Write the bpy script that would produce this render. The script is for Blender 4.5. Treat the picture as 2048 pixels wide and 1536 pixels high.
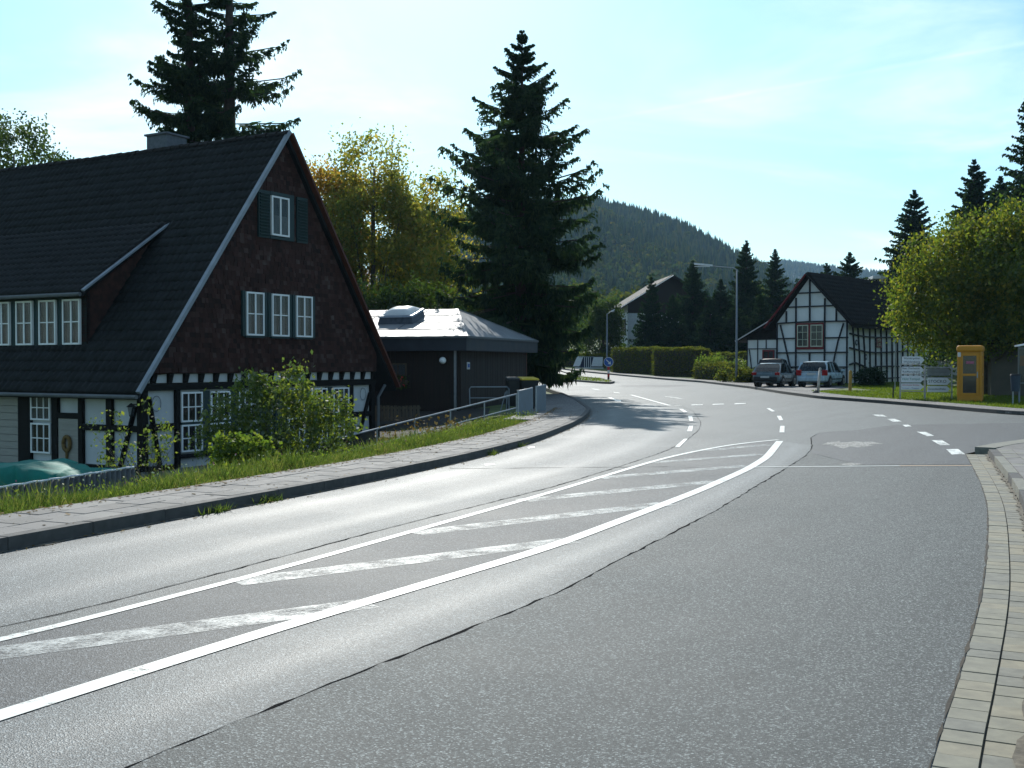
import bpy, bmesh, math, random
import numpy as np
from mathutils import Vector, Matrix

for o in list(bpy.data.objects):
    bpy.data.objects.remove(o)
SC = bpy.context.scene
COL = SC.collection
R = math.radians
rng = np.random.default_rng(7)
random.seed(7)

# ------------------------------------------------------------------ camera, sky, sun, exposure
F, HZ, CAMH = 2190.0, 728.0, 1.65            # focal length in photo pixels, horizon row, eye height
PITCH = math.atan((768 - HZ) / F)
cd = bpy.data.cameras.new('camera'); cam = bpy.data.objects.new('camera', cd); COL.objects.link(cam)
cd.sensor_width = 36; cd.lens = 36 * F / 2048; cd.clip_start = 0.1; cd.clip_end = 9000
cam.location = (0, 0, CAMH); cam.rotation_euler = (math.pi / 2 - PITCH, 0, 0)
SC.camera = cam

SUN_AZ, SUN_EL = 7.0, 34.0                   # degrees to the left of the view, above the horizon
SDIR = Vector((-math.sin(R(SUN_AZ)) * math.cos(R(SUN_EL)), math.cos(R(SUN_AZ)) * math.cos(R(SUN_EL)), math.sin(R(SUN_EL))))
world = bpy.data.worlds.new('World'); SC.world = world; world.use_nodes = True
wn, wl = world.node_tree.nodes, world.node_tree.links
wn.clear()
wo = wn.new('ShaderNodeOutputWorld'); bg = wn.new('ShaderNodeBackground'); sky = wn.new('ShaderNodeTexSky')
sky.sky_type = 'NISHITA'; sky.sun_disc = False
sky.sun_elevation = R(SUN_EL); sky.sun_rotation = R(-SUN_AZ)
sky.air_density = 1.0; sky.dust_density = 0.6; sky.ozone_density = 1.0
bg.inputs['Strength'].default_value = 0.082
tc = wn.new('ShaderNodeTexCoord')
def wmath(op, a, b=None, c=None):
    n = wn.new('ShaderNodeMath'); n.operation = op
    for i, v in enumerate((a, b, c)):
        if v is None: continue
        if isinstance(v, (int, float)): n.inputs[i].default_value = v
        else: wl.new(v, n.inputs[i])
    return n.outputs[0]
tint = wn.new('ShaderNodeMix'); tint.data_type = 'RGBA'; tint.blend_type = 'MULTIPLY'; tint.inputs['Factor'].default_value = 1
tint.inputs['B'].default_value = (0.72, 1.04, 1.12, 1)
wl.new(sky.outputs[0], tint.inputs['A'])
sp = wn.new('ShaderNodeSeparateXYZ'); wl.new(tc.outputs['Generated'], sp.inputs[0])
zz = wmath('ADD', wmath('MAXIMUM', sp.outputs[2], 0.0), 0.10)
cu, cv = wmath('DIVIDE', sp.outputs[0], zz), wmath('DIVIDE', sp.outputs[1], zz)
# thin cirrus sheets, drawn out along one wind direction
cxy = wn.new('ShaderNodeCombineXYZ')
wl.new(wmath('ADD', wmath('MULTIPLY', cu, 0.55), wmath('MULTIPLY', cv, 0.18)), cxy.inputs[0])
wl.new(wmath('SUBTRACT', wmath('MULTIPLY', cv, 0.62), wmath('MULTIPLY', cu, 0.25)), cxy.inputs[1])
n1 = wn.new('ShaderNodeTexNoise'); n1.inputs['Scale'].default_value = 1.15; n1.inputs['Detail'].default_value = 9; n1.inputs['Roughness'].default_value = 0.58; n1.inputs['Distortion'].default_value = 0.7
cmap = wn.new('ShaderNodeMapping'); cmap.inputs['Location'].default_value = (3.1, 1.7, 0)
wl.new(cxy.outputs[0], cmap.inputs[0]); wl.new(cmap.outputs[0], n1.inputs['Vector'])
mr = wn.new('ShaderNodeMapRange'); mr.interpolation_type = 'SMOOTHSTEP'
mr.inputs[1].default_value = 0.46; mr.inputs[2].default_value = 0.74; mr.inputs[3].default_value = 0; mr.inputs[4].default_value = 0.75
wl.new(n1.outputs[0], mr.inputs[0])
# one old, spreading vapour trail: a band about a great circle
vt = wn.new('ShaderNodeVectorMath'); vt.operation = 'DOT_PRODUCT'
wl.new(tc.outputs['Generated'], vt.inputs[0])
def pixdir(px, py):
    x, z = (px - 1024) / F, (768 - py) / F
    return Vector((x, math.cos(PITCH) + z * math.sin(PITCH), -math.sin(PITCH) + z * math.cos(PITCH))).normalized()
tn = pixdir(1170, 246).cross(pixdir(1830, 126)).normalized()
vt.inputs[1].default_value = tn
tw = wmath('MULTIPLY', vt.outputs['Value'], vt.outputs['Value'])
trail = wmath('MULTIPLY', wmath('POWER', 2.718, wmath('MULTIPLY', tw, -1.0 / (0.0016 ** 2))), wmath('MULTIPLY', wmath('POWER', n1.outputs[0], 4.0), 1.1))
cf = wmath('MINIMUM', wmath('ADD', mr.outputs[0], trail), 0.95)
cm = wn.new('ShaderNodeMix'); cm.data_type = 'RGBA'
wl.new(cf, cm.inputs['Factor']); wl.new(tint.outputs['Result'], cm.inputs['A']); cm.inputs['B'].default_value = (9.6, 11.0, 11.6, 1)
wl.new(cm.outputs['Result'], bg.inputs['Color']); wl.new(bg.outputs[0], wo.inputs[0])

sl = bpy.data.lights.new('sun', 'SUN'); sun = bpy.data.objects.new('sun', sl); COL.objects.link(sun)
sl.energy = 3.5; sl.angle = R(0.53); sl.color = (1.0, 0.975, 0.91)
sun.rotation_euler = SDIR.to_track_quat('Z', 'Y').to_euler(); sun.location = SDIR * 100
SC.view_settings.view_transform = 'Standard'; SC.view_settings.look = 'None'
SC.view_settings.exposure = 0.68; SC.view_settings.gamma = 1; SC.view_settings.use_curve_mapping = False
SC.cycles.use_denoising = True
SC.cycles.max_bounces = 6; SC.cycles.diffuse_bounces = 3; SC.cycles.glossy_bounces = 3; SC.cycles.transmission_bounces = 4
SC.cycles.transparent_max_bounces = 8; SC.cycles.volume_bounces = 0; SC.cycles.sample_clamp_indirect = 6

# ------------------------------------------------------------------ lie of the land
def zr(y):
    "height of the carriageway along the view"
    z = 0.0
    if y > 40: z += 0.009 * (y - 40)
    if y > 80: z += 0.0004 * (min(y, 160) - 80) ** 2
    if y > 160: z += 0.064 * (min(y, 400) - 160) * 0.5
    return z
def ray(px, py):
    x, z = (px - 1024) / F, (768 - py) / F
    return Vector((x, math.cos(PITCH) + z * math.sin(PITCH), -math.sin(PITCH) + z * math.cos(PITCH)))
def G(px, py, dz=0.0):
    "spot on the ground surveyed from the photograph"
    d = ray(px, py); lo, hi = 2.0, 160.0
    for _ in range(50):
        t = (lo + hi) / 2
        if CAMH + d.z * t > zr(d.y * t) + dz: lo = t
        else: hi = t
    return (d.x * lo, d.y * lo)
def at(px, py, y):
    d = ray(px, py); t = y / d.y
    return Vector((d.x * t, y, CAMH + d.z * t))

class Path:
    def __init__(s, pts, step=0.25, smooth=3):
        p = np.array(pts, float)
        seg = np.r_[0, np.cumsum(np.hypot(*np.diff(p, axis=0).T))]
        n = int(seg[-1] / step) + 1
        ss = np.linspace(0, seg[-1], n)
        q = np.c_[np.interp(ss, seg, p[:, 0]), np.interp(ss, seg, p[:, 1])]
        k = int(0.8 / step)
        for _ in range(smooth):
            pad = np.r_[[q[0]] * k, q, [q[-1]] * k]
            ker = np.ones(2 * k + 1) / (2 * k + 1)
            r = np.c_[np.convolve(pad[:, 0], ker, 'valid'), np.convolve(pad[:, 1], ker, 'valid')]
            r[0], r[-1] = q[0], q[-1]; q = r
        s.q = q; s.s = np.r_[0, np.cumsum(np.hypot(*np.diff(q, axis=0).T))]; s.len = s.s[-1]
        t = np.gradient(q, axis=0); t /= np.linalg.norm(t, axis=1)[:, None]
        s.n = np.c_[-t[:, 1], t[:, 0]]                    # to the left of travel
    def P(s, d, off=0.0):
        x = np.interp(d, s.s, s.q[:, 0]) + off * np.interp(d, s.s, s.n[:, 0])
        y = np.interp(d, s.s, s.q[:, 1]) + off * np.interp(d, s.s, s.n[:, 1])
        return float(x), float(y)
    def near(s, y):
        return float(s.s[np.argmin(np.abs(s.q[:, 1] - y))])

EDGE_L = [(-9.0, -2.0)] + [G(*p) for p in ((0, 1104), (344, 1040), (700, 972), (825, 946), (954, 917), (1071, 885), (1144, 855), (1170, 840), (1183, 823))] + \
         [(2.75, 46), (2.5, 53), (2.1, 60), (1.5, 67), (0.0, 78), (-4, 92), (-12, 108), (-26, 124), (-50, 142)]
KERB = Path(EDGE_L)
GUT = Path([(-1.6, -2.4), (0.35, 1.5)] + [G(*p) for p in ((1856, 1533), (1880, 1478), (1903, 1401), (1929, 1320), (1950, 1247), (1963, 1200), (1972, 1136), (1977, 1051), (1974, 1004), (1961, 965), (1946, 935), (1931, 908))], smooth=1)
SIDE = [G(1931, 908), G(1980, 898), G(2048, 888), (14.5, 23.2), (24, 25.5), (60, 31)]
FAR = Path([(60, 33.5), (30, 33.7), (20, 34.3)] + [G(*p) for p in ((2048, 832), (1860, 815), (1740, 805), (1640, 798), (1560, 787), (1500, 777), (1400, 765), (1300, 757), (1225, 750))] +
           [G(1145, 742), G(1100, 735), (1.6, 127), (-8, 138), (-30, 155), (-50, 165)])
def kerb_dist(x, y):
    d = np.hypot(KERB.q[:, 0] - x, KERB.q[:, 1] - y); i = int(np.argmin(d))
    return float((x - KERB.q[i, 0]) * KERB.n[i, 0] + (y - KERB.q[i, 1]) * KERB.n[i, 1])
def sstep(a, b, x):
    t = min(1, max(0, (x - a) / (b - a))); return t * t * (3 - 2 * t)
def T(x, y):
    "natural ground"
    z = zr(y)
    if y < 150:
        u = kerb_dist(x, y)
        if u > 0.9:
            drop = 1.9 - 1.75 * sstep(27, 41, y)
            return z + 0.085 - drop * sstep(1.7, 7.5, u) - 0.10 * sstep(1.3, 2.4, u)
    f = sstep(0.2, 1.5, x - np.interp(y, FAR.q[:, 1], FAR.q[:, 0])) if y > 34 else 0
    return z - 0.06 + 0.15 * f

# ------------------------------------------------------------------ mesh and object helpers
class MB:
    def __init__(s): s.v = []; s.f = []
    def add(s, vs, fs):
        b = len(s.v); s.v += [tuple(map(float, v)) for v in vs]; s.f += [tuple(b + i for i in f) for f in fs]; return s
    def box(s, x0, x1, y0, y1, z0, z1):
        return s.add([(x0, y0, z0), (x1, y0, z0), (x1, y1, z0), (x0, y1, z0), (x0, y0, z1), (x1, y0, z1), (x1, y1, z1), (x0, y1, z1)],
                     [(0, 3, 2, 1), (4, 5, 6, 7), (0, 1, 5, 4), (1, 2, 6, 5), (2, 3, 7, 6), (3, 0, 4, 7)])
    def beam(s, p, q, w, h, up=(0, 0, 1)):
        p, q = Vector(p), Vector(q); d = (q - p).normalized(); u = Vector(up)
        if abs(d.dot(u)) > .98: u = Vector((0, 1, 0))
        a = d.cross(u).normalized() * w / 2; b = a.cross(d).normalized() * h / 2
        vs = [p - a - b, p + a - b, p + a + b, p - a + b, q - a - b, q + a - b, q + a + b, q - a + b]
        return s.add(vs, [(0, 1, 2, 3), (7, 6, 5, 4), (0, 4, 5, 1), (1, 5, 6, 2), (2, 6, 7, 3), (3, 7, 4, 0)])
    def tube(s, pts, rad, n=8, cap=True):
        pts = [Vector(p) for p in pts]; rad = rad if isinstance(rad, (list, tuple)) else [rad] * len(pts)
        b = len(s.v); ref = Vector((0.3, 0.9, 0.2))
        for i, p in enumerate(pts):
            d = (pts[min(i + 1, len(pts) - 1)] - pts[max(i - 1, 0)]).normalized()
            a = d.cross(ref)
            if a.length < .05: a = d.cross(Vector((1, 0, 0)))
            a.normalize(); c = d.cross(a)
            for k in range(n):
                t = 2 * math.pi * k / n
                s.v.append(tuple(p + (a * math.cos(t) + c * math.sin(t)) * rad[i]))
        for i in range(len(pts) - 1):
            for k in range(n):
                s.f.append((b + i * n + k, b + i * n + (k + 1) % n, b + (i + 1) * n + (k + 1) % n, b + (i + 1) * n + k))
        if cap:
            s.f.append(tuple(b + k for k in reversed(range(n)))); e = b + (len(pts) - 1) * n
            s.f.append(tuple(e + k for k in range(n)))
        return s
    def prism(s, pts, off):
        "a flat outline (3-D points) pushed out along off"
        n = len(pts); off = Vector(off)
        vs = [Vector(p) for p in pts] + [Vector(p) + off for p in pts]
        return s.add(vs, [tuple(range(n))[::-1], tuple(range(n, 2 * n))] + [(i, (i + 1) % n, n + (i + 1) % n, n + i) for i in range(n)])
    def build(s, name, m, parent=None, smooth=False, bevel=0):
        me = bpy.data.meshes.new(name); me.from_pydata(s.v, [], s.f)
        bm = bmesh.new(); bm.from_mesh(me); bmesh.ops.recalc_face_normals(bm, faces=bm.faces)
        bm.to_mesh(me); bm.free()
        o = put(name, me, m, parent)
        if smooth: me.polygons.foreach_set('use_smooth', [True] * len(me.polygons))
        if bevel:
            b = o.modifiers.new('bevel', 'BEVEL'); b.width = bevel; b.segments = 2; b.limit_method = 'ANGLE'
        return o
def put(name, me, m, parent=None):
    o = bpy.data.objects.new(name, me); COL.objects.link(o)
    if m is not None and not me.materials: me.materials.append(m)
    if parent is not None: o.parent = parent
    return o
def box(name, m, parent, x0, x1, y0, y1, z0, z1, bevel=0):
    return MB().box(min(x0, x1), max(x0, x1), min(y0, y1), max(y0, y1), min(z0, z1), max(z0, z1)).build(name, m, parent, bevel=bevel)
def thing(name, label, cat, loc=(0, 0, 0), rz=0.0, group=None):
    o = bpy.data.objects.new(name, None); COL.objects.link(o); o.empty_display_size = .2
    o.location = loc; o.rotation_euler = (0, 0, rz)
    return tag(o, label, cat, group)
def tag(o, label=None, cat=None, group=None, kind=None):
    if label: o['label'] = label
    if cat: o['category'] = cat
    if group: o['group'] = group
    if kind: o['kind'] = kind
    return o
def struct(o, label=None, cat=None): return tag(o, label, cat, None, 'structure')
def strip(path, s0, s1, t0, t1, z0, z1, step=0.25, uv=False):
    "a slab that follows a path; z0 bottom, z1 top, both above the carriageway"
    n = max(1, int((s1 - s0) / step)); mb = MB()
    for i in range(n + 1):
        d = s0 + (s1 - s0) * i / n
        a, b = path.P(d, t0), path.P(d, t1)
        mb.v += [(*a, zr(a[1]) + z1), (*b, zr(b[1]) + z1), (*b, zr(b[1]) + z0), (*a, zr(a[1]) + z0)]
    for i in range(n):
        k = 4 * i
        for e in range(4): mb.f.append((k + e, k + (e + 1) % 4, k + 4 + (e + 1) % 4, k + 4 + e))
    mb.f.append((0, 1, 2, 3)); k = 4 * n; mb.f.append((k + 3, k + 2, k + 1, k))
    return mb
def sheet(name, pts, z, m, parent=None):
    "flat polygon laid on the carriageway, cut so that it follows the rise"
    bm = bmesh.new(); vs = [bm.verts.new((p[0], p[1], 0)) for p in pts]
    es = [bm.edges.new((vs[i], vs[(i + 1) % len(vs)])) for i in range(len(vs))]
    bmesh.ops.triangle_fill(bm, use_beauty=True, use_dissolve=False, edges=es)
    ys = [p[1] for p in pts]
    for y in list(range(40, 160, 4)):
        if min(ys) < y < max(ys):
            bmesh.ops.bisect_plane(bm, geom=bm.verts[:] + bm.edges[:] + bm.faces[:], plane_co=(0, y, 0), plane_no=(0, 1, 0))
    for v in bm.verts: v.co.z = zr(v.co.y) + z
    for f in bm.faces:
        if f.normal.z < 0: f.normal_flip()
    bm.normal_update()
    for f in bm.faces:
        if f.normal.z < 0: f.normal_flip()
    me = bpy.data.meshes.new(name); bm.to_mesh(me); bm.free()
    return put(name, me, m, parent)
def fastmesh(name, V, quads=None, tris=None, m=None, parent=None):
    "mesh from numpy arrays"
    me = bpy.data.meshes.new(name); V = np.asarray(V, np.float32)
    idx, starts, tot = [], [], []; pos = 0
    for arr, k in ((quads, 4), (tris, 3)):
        if arr is None or len(arr) == 0: continue
        arr = np.asarray(arr, np.int32); idx.append(arr.ravel()); starts.append(pos + np.arange(len(arr)) * k); tot.append(np.full(len(arr), k)); pos += arr.size
    idx = np.concatenate(idx); starts = np.concatenate(starts); tot = np.concatenate(tot)
    me.vertices.add(len(V)); me.vertices.foreach_set('co', V.ravel())
    me.loops.add(len(idx)); me.loops.foreach_set('vertex_index', idx)
    me.polygons.add(len(starts)); me.polygons.foreach_set('loop_start', starts.astype(np.int32)); me.polygons.foreach_set('loop_total', tot.astype(np.int32))
    me.update(calc_edges=True)
    return put(name, me, m, parent)
def cards(P, D, S):
    "diamond leaves: root P, length vector D, half-width vector S"
    P, D, S = (np.asarray(a, np.float32) for a in (P, D, S)); n = len(P)
    V = np.empty((n, 4, 3), np.float32)
    V[:, 0] = P; V[:, 1] = P + .45 * D + S; V[:, 2] = P + D; V[:, 3] = P + .45 * D - S
    return V.reshape(-1, 3), np.arange(4 * n).reshape(n, 4)
def rdir(n):
    v = rng.normal(size=(n, 3)); return v / np.linalg.norm(v, axis=1)[:, None]

# ------------------------------------------------------------------ materials
def newmat(name):
    m = bpy.data.materials.new(name); m.use_nodes = True; nt = m.node_tree
    return m, nt.nodes, nt.links, nt.nodes['Principled BSDF']
def noise(N, L, scale, detail=4, rough=.55, coord='Object', vec=None, mapping=None):
    t = N.new('ShaderNodeTexCoord'); n = N.new('ShaderNodeTexNoise')
    n.inputs['Scale'].default_value = scale; n.inputs['Detail'].default_value = detail; n.inputs['Roughness'].default_value = rough
    if mapping:
        mp = N.new('ShaderNodeMapping'); mp.inputs['Scale'].default_value = mapping
        L.new(t.outputs[coord], mp.inputs[0]); L.new(mp.outputs[0], n.inputs['Vector'])
    else: L.new(t.outputs[coord], n.inputs['Vector'])
    return n.outputs['Fac']
def ramp(N, L, fac, stops, interp='LINEAR'):
    r = N.new('ShaderNodeValToRGB'); r.color_ramp.interpolation = interp
    while len(r.color_ramp.elements) < len(stops): r.color_ramp.elements.new(.5)
    for e, (p, c) in zip(r.color_ramp.elements, stops):
        e.position = p; e.color = (*c, 1) if not isinstance(c, (int, float)) else (c, c, c, 1)
    L.new(fac, r.inputs[0]); return r.outputs[0]
def mth(N, L, op, a, b=None):
    n = N.new('ShaderNodeMath'); n.operation = op
    for i, v in enumerate((a, b)):
        if v is None: continue
        if isinstance(v, (int, float)): n.inputs[i].default_value = v
        else: L.new(v, n.inputs[i])
    return n.outputs[0]
def mixc(N, L, fac, a, b):
    n = N.new('ShaderNodeMix'); n.data_type = 'RGBA'
    for k, v in (('Factor', fac), ('A', a), ('B', b)):
        i = n.inputs[k]
        if isinstance(v, (int, float)): i.default_value = v if k == 'Factor' else (v, v, v, 1)
        elif isinstance(v, tuple): i.default_value = (*v, 1)
        else: L.new(v, i)
    return n.outputs['Result']
def bump(N, L, B, h, dist, strength=1.0):
    b = N.new('ShaderNodeBump'); b.inputs['Distance'].default_value = dist; b.inputs['Strength'].default_value = strength
    L.new(h, b.inputs['Height']); L.new(b.outputs[0], B.inputs['Normal'])
def plain(name, c, rough=.6, var=.25, scale=6, bmp=.0, spec=.4, metal=0.0, coord='Object', mapping=None):
    m, N, L, B = newmat(name)
    n = noise(N, L, scale, 5, coord=coord, mapping=mapping)
    lo, hi = tuple(x * (1 - var) for x in c), tuple(min(1, x * (1 + var)) for x in c)
    L.new(ramp(N, L, n, [(.3, lo), (.7, hi)]), B.inputs['Base Color'])
    L.new(ramp(N, L, n, [(.3, max(0, rough - .08)), (.7, min(1, rough + .08))]), B.inputs['Roughness'])
    B.inputs['Specular IOR Level'].default_value = spec; B.inputs['Metallic'].default_value = metal
    if bmp: bump(N, L, B, n, bmp)
    return m
def asphalt(name, c, rough, speck=.35, tracks=False, coarse=55):
    m, N, L, B = newmat(name)
    big = noise(N, L, .35, 6, .6); fine = noise(N, L, 130, 2)
    t = N.new('ShaderNodeTexCoord'); v = N.new('ShaderNodeTexVoronoi'); v.inputs['Scale'].default_value = coarse
    L.new(t.outputs['Object'], v.inputs['Vector'])
    cell = N.new('ShaderNodeSeparateColor'); L.new(v.outputs['Color'], cell.inputs[0])
    stone = ramp(N, L, cell.outputs[0], [(.0, tuple(x * .55 for x in c)), (.55, c), (.82, tuple(x * 1.5 for x in c)), (1, tuple(min(.6, x * (1 + 8 * speck)) for x in c))])
    # faint streaks and stains drawn out along the road
    tcs = N.new('ShaderNodeTexCoord'); mp = N.new('ShaderNodeMapping'); mp.inputs['Rotation'].default_value = (0, 0, R(62)); mp.inputs['Scale'].default_value = (.12, 1.6, 1)
    mp.vector_type = 'TEXTURE'; mp.inputs['Scale'].default_value = (7.0, .55, 1); L.new(tcs.outputs['Object'], mp.inputs[0])
    ns = N.new('ShaderNodeTexNoise'); ns.inputs['Scale'].default_value = 1.0; ns.inputs['Detail'].default_value = 6; L.new(mp.outputs[0], ns.inputs['Vector'])
    mid = noise(N, L, 2.3, 8, .65)
    bl = mth(N, L, 'ADD', mth(N, L, 'MULTIPLY', big, .4), mth(N, L, 'ADD', mth(N, L, 'MULTIPLY', ns.outputs['Fac'], .38), mth(N, L, 'MULTIPLY', mid, .22)))
    blot = ramp(N, L, bl, [(.30, .58), (.44, .92), (.56, 1.05), (.72, 1.32)])
    mm = N.new('ShaderNodeMix'); mm.data_type = 'RGBA'; mm.blend_type = 'MULTIPLY'; mm.inputs['Factor'].default_value = 1
    L.new(stone, mm.inputs['A']); L.new(blot, mm.inputs['B']); L.new(mm.outputs['Result'], B.inputs['Base Color'])
    rg = mth(N, L, 'ADD', mth(N, L, 'MULTIPLY', big, .22), rough - .11)
    if tracks:                                             # wheel tracks polished smoother than the crown between them
        uv = N.new('ShaderNodeUVMap'); s = N.new('ShaderNodeSeparateXYZ'); L.new(uv.outputs[0], s.inputs[0])
        wob = mth(N, L, 'ADD', s.outputs[0], mth(N, L, 'MULTIPLY', mth(N, L, 'SUBTRACT', big, .5), .12))
        tr = ramp(N, L, wob, [(0, 0), (.14, .25), (.27, 1), (.42, .45), (.52, .3), (.62, .5), (.76, 1), (.9, .3), (1, 0)], 'EASE')
        rg = mth(N, L, 'SUBTRACT', rg, mth(N, L, 'MULTIPLY', tr, .105))
    L.new(rg, B.inputs['Roughness'])
    h = mth(N, L, 'ADD', mth(N, L, 'MULTIPLY', v.outputs['Distance'], .9), mth(N, L, 'MULTIPLY', fine, .4))
    bump(N, L, B, h, .006, .55)
    B.inputs['Specular IOR Level'].default_value = .27
    return m
def paint_mat(name, wear, c=(.78, .79, .74), soft=.07, top=1.0):
    m, N, L, B = newmat(name)
    n = noise(N, L, 3.2, 12, .72); f = noise(N, L, 48, 4, .7)
    k = mth(N, L, 'ADD', mth(N, L, 'MULTIPLY', n, .6), mth(N, L, 'MULTIPLY', f, .4))
    fac = ramp(N, L, k, [(wear, .0), (wear + soft, top)])
    L.new(ramp(N, L, n, [(.3, tuple(x * .8 for x in c)), (.7, c)]), B.inputs['Base Color']); B.inputs['Roughness'].default_value = .55
    tr = N.new('ShaderNodeBsdfTransparent'); mx = N.new('ShaderNodeMixShader')
    L.new(fac, mx.inputs[0]); L.new(tr.outputs[0], mx.inputs[1]); L.new(B.outputs[0], mx.inputs[2])
    L.new(mx.outputs[0], N['Material Output'].inputs[0]); return m
def leafmat(name, cols, scale=.5, trans=.45, gloss=.12, rnd=.5):
    m, N, L, B = newmat(name)
    n = noise(N, L, scale, 3); g = N.new('ShaderNodeNewGeometry')
    k = mth(N, L, 'ADD', mth(N, L, 'MULTIPLY', n, 1 - rnd), mth(N, L, 'MULTIPLY', g.outputs['Random Per Island'], rnd))
    c = ramp(N, L, k, [(.2 + .6 * i / max(1, len(cols) - 1), x) for i, x in enumerate(cols)])
    d = N.new('ShaderNodeBsdfDiffuse'); t = N.new('ShaderNodeBsdfTranslucent'); gl = N.new('ShaderNodeBsdfGlossy'); gl.inputs['Roughness'].default_value = .5
    tc2 = N.new('ShaderNodeMix'); tc2.data_type = 'RGBA'; tc2.blend_type = 'MULTIPLY'; tc2.inputs['Factor'].default_value = 1
    L.new(c, tc2.inputs['A']); tc2.inputs['B'].default_value = (1.9, 2.0, 1.1, 1)
    L.new(c, d.inputs[0]); L.new(tc2.outputs['Result'], t.inputs[0]); gl.inputs[0].default_value = (.3, .3, .3, 1)
    a = N.new('ShaderNodeMixShader'); a.inputs[0].default_value = trans; L.new(d.outputs[0], a.inputs[1]); L.new(t.outputs[0], a.inputs[2])
    b = N.new('ShaderNodeMixShader'); b.inputs[0].default_value = gloss; L.new(a.outputs[0], b.inputs[1]); L.new(gl.outputs[0], b.inputs[2])
    L.new(b.outputs[0], N['Material Output'].inputs[0]); return m
def glassmat(name, tintc=(.02, .025, .03), alpha=.45):
    m, N, L, B = newmat(name); B.inputs['Base Color'].default_value = (*tintc, 1); B.inputs['Roughness'].default_value = .06
    B.inputs['Specular IOR Level'].default_value = .6
    tr = N.new('ShaderNodeBsdfTransparent'); mx = N.new('ShaderNodeMixShader'); mx.inputs[0].default_value = alpha
    L.new(tr.outputs[0], mx.inputs[1]); L.new(B.outputs[0], mx.inputs[2]); L.new(mx.outputs[0], N['Material Output'].inputs[0]); return m

M = {}
M['asphalt'] = asphalt('asphalt', (.080, .087, .086), .66, speck=.3, coarse=120)
M['asphalt_lane'] = asphalt('asphalt_lane', (.092, .100, .100), .68, speck=.3, tracks=True, coarse=120)
M['asphalt_dark'] = asphalt('asphalt_dark', (.062, .066, .068), .70, speck=.3, coarse=120)
M['asphalt_coarse'] = asphalt('asphalt_coarse', (.068, .074, .072), .74, speck=.42, coarse=130)
M['asphalt_walk'] = asphalt('asphalt_walk', (.13, .125, .12), .8, coarse=80)
M['scuff'] = asphalt('scuffed_asphalt', (.17, .165, .15), .7)
M['tar'] = plain('tar', (.009, .009, .010), .95, .3, 20, spec=.02)
M['paint'] = paint_mat('road_paint', .34, (.68, .69, .64), .12)
M['paint_orange'] = paint_mat('orange_tinged_paint', .30, (.62, .42, .26))
M['paint_worn'] = paint_mat('worn_road_paint', .42, (.58, .60, .57), .17, .72)
M['paint_mid'] = paint_mat('faded_road_paint', .42)
M['kerb'] = plain('kerb_concrete', (.070, .067, .064), .85, .3, 9, .004)
M['slab'] = plain('paving_slab', (.17, .16, .15), .85, .22, 5, .003)
M['slab2'] = plain('paving_slab_stained', (.14, .132, .122), .85, .3, 7, .003)
M['slab3'] = plain('paving_slab_pale', (.20, .19, .175), .85, .22, 4, .003)
M['bed'] = plain('joint_sand', (.075, .068, .055), .95, .4, 30)
M['paver'] = plain('gutter_paver', (.215, .205, .160), .85, .22, 9, .004)
M['paver2'] = plain('gutter_paver_grey', (.185, .180, .150), .85, .25, 11, .004)
M['paver3'] = plain('gutter_paver_ochre', (.235, .215, .160), .85, .25, 8, .004)
M['ground'] = plain('meadow_soil', (.075, .10, .026), .95, .55, .8, .05)
M['soil'] = plain('soil', (.05, .04, .028), .95, .4, 4, .02)
M['soil_pale'] = plain('road_grit', (.13, .115, .09), .95, .5, 14, .01)
M['white_wall'] = plain('lime_plaster', (.50, .515, .53), .9, .10, 1.6, .004)
M['timber'] = plain('black_timber', (.0075, .007, .0068), .75, .4, 8, .004, spec=.2, mapping=(1, 1, .2))
M['teal'] = plain('teal_paint', (.009, .030, .033), .55, .25, 6)
M['white_frame'] = plain('white_gloss_paint', (.75, .76, .77), .45, .06, 4)
M['glass'] = glassmat('window_glass')
M['dark_room'] = plain('dark_room', (.012, .012, .012), .9, .2, 3)
M['curtain'] = plain('net_curtain', (.42, .43, .44), .9, .3, 14, mapping=(6, 6, .4))
M['tile'] = plain('anthracite_tile', (.014, .015, .0165), .75, .6, 2.2, .003, spec=.2)
M['tile_brown'] = plain('dark_brown_tile', (.020, .018, .017), .8, .45, 3.5, .003, spec=.12)
M['shingle'] = plain('red_brown_shingle', (.042, .018, .014), .85, .6, 5.5, .003, spec=.3, mapping=(1, 1, 1))
M['shingles'], N, L, B = newmat('weathered_shingles')
g_ = N.new('ShaderNodeNewGeometry'); n_ = noise(N, L, 2.0, 5)
k_ = mth(N, L, 'ADD', mth(N, L, 'MULTIPLY', g_.outputs['Random Per Island'], .55), mth(N, L, 'MULTIPLY', n_, .45))
L.new(ramp(N, L, k_, [(.14, (.016, .008, .007)), (.42, (.034, .014, .011)), (.66, (.050, .021, .017)), (.80, (.066, .042, .037)), (.93, (.13, .11, .105))]), B.inputs['Base Color']); B.inputs['Roughness'].default_value = .8; B.inputs['Specular IOR Level'].default_value = .2
M['red_board'] = plain('red_brown_board', (.085, .024, .014), .7, .3, 5)
M['zinc'] = plain('weathered_zinc', (.11, .12, .13), .6, .2, 5, metal=.2)
M['verge'] = plain('grey_verge_trim', (.22, .25, .29), .6, .2, 3)
M['slate'] = plain('slate', (.075, .085, .105), .6, .35, 8, .004)
M['stone'] = plain('rough_stone', (.17, .17, .175), .9, .4, 3, .02)
M['beige_board'] = plain('beige_board', (.30, .28, .25), .8, .12, 5, mapping=(.4, .4, 4))
M['straw'] = plain('dried_straw', (.16, .10, .035), .9, .5, 40, .01)
M['tarp'] = plain('green_tarpaulin', (.012, .16, .125), .7, .25, 2.5, .01, spec=.2)
M['corrugated'] = plain('pale_corrugated_sheet', (.11, .115, .12), .7, .3, 3)
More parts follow.
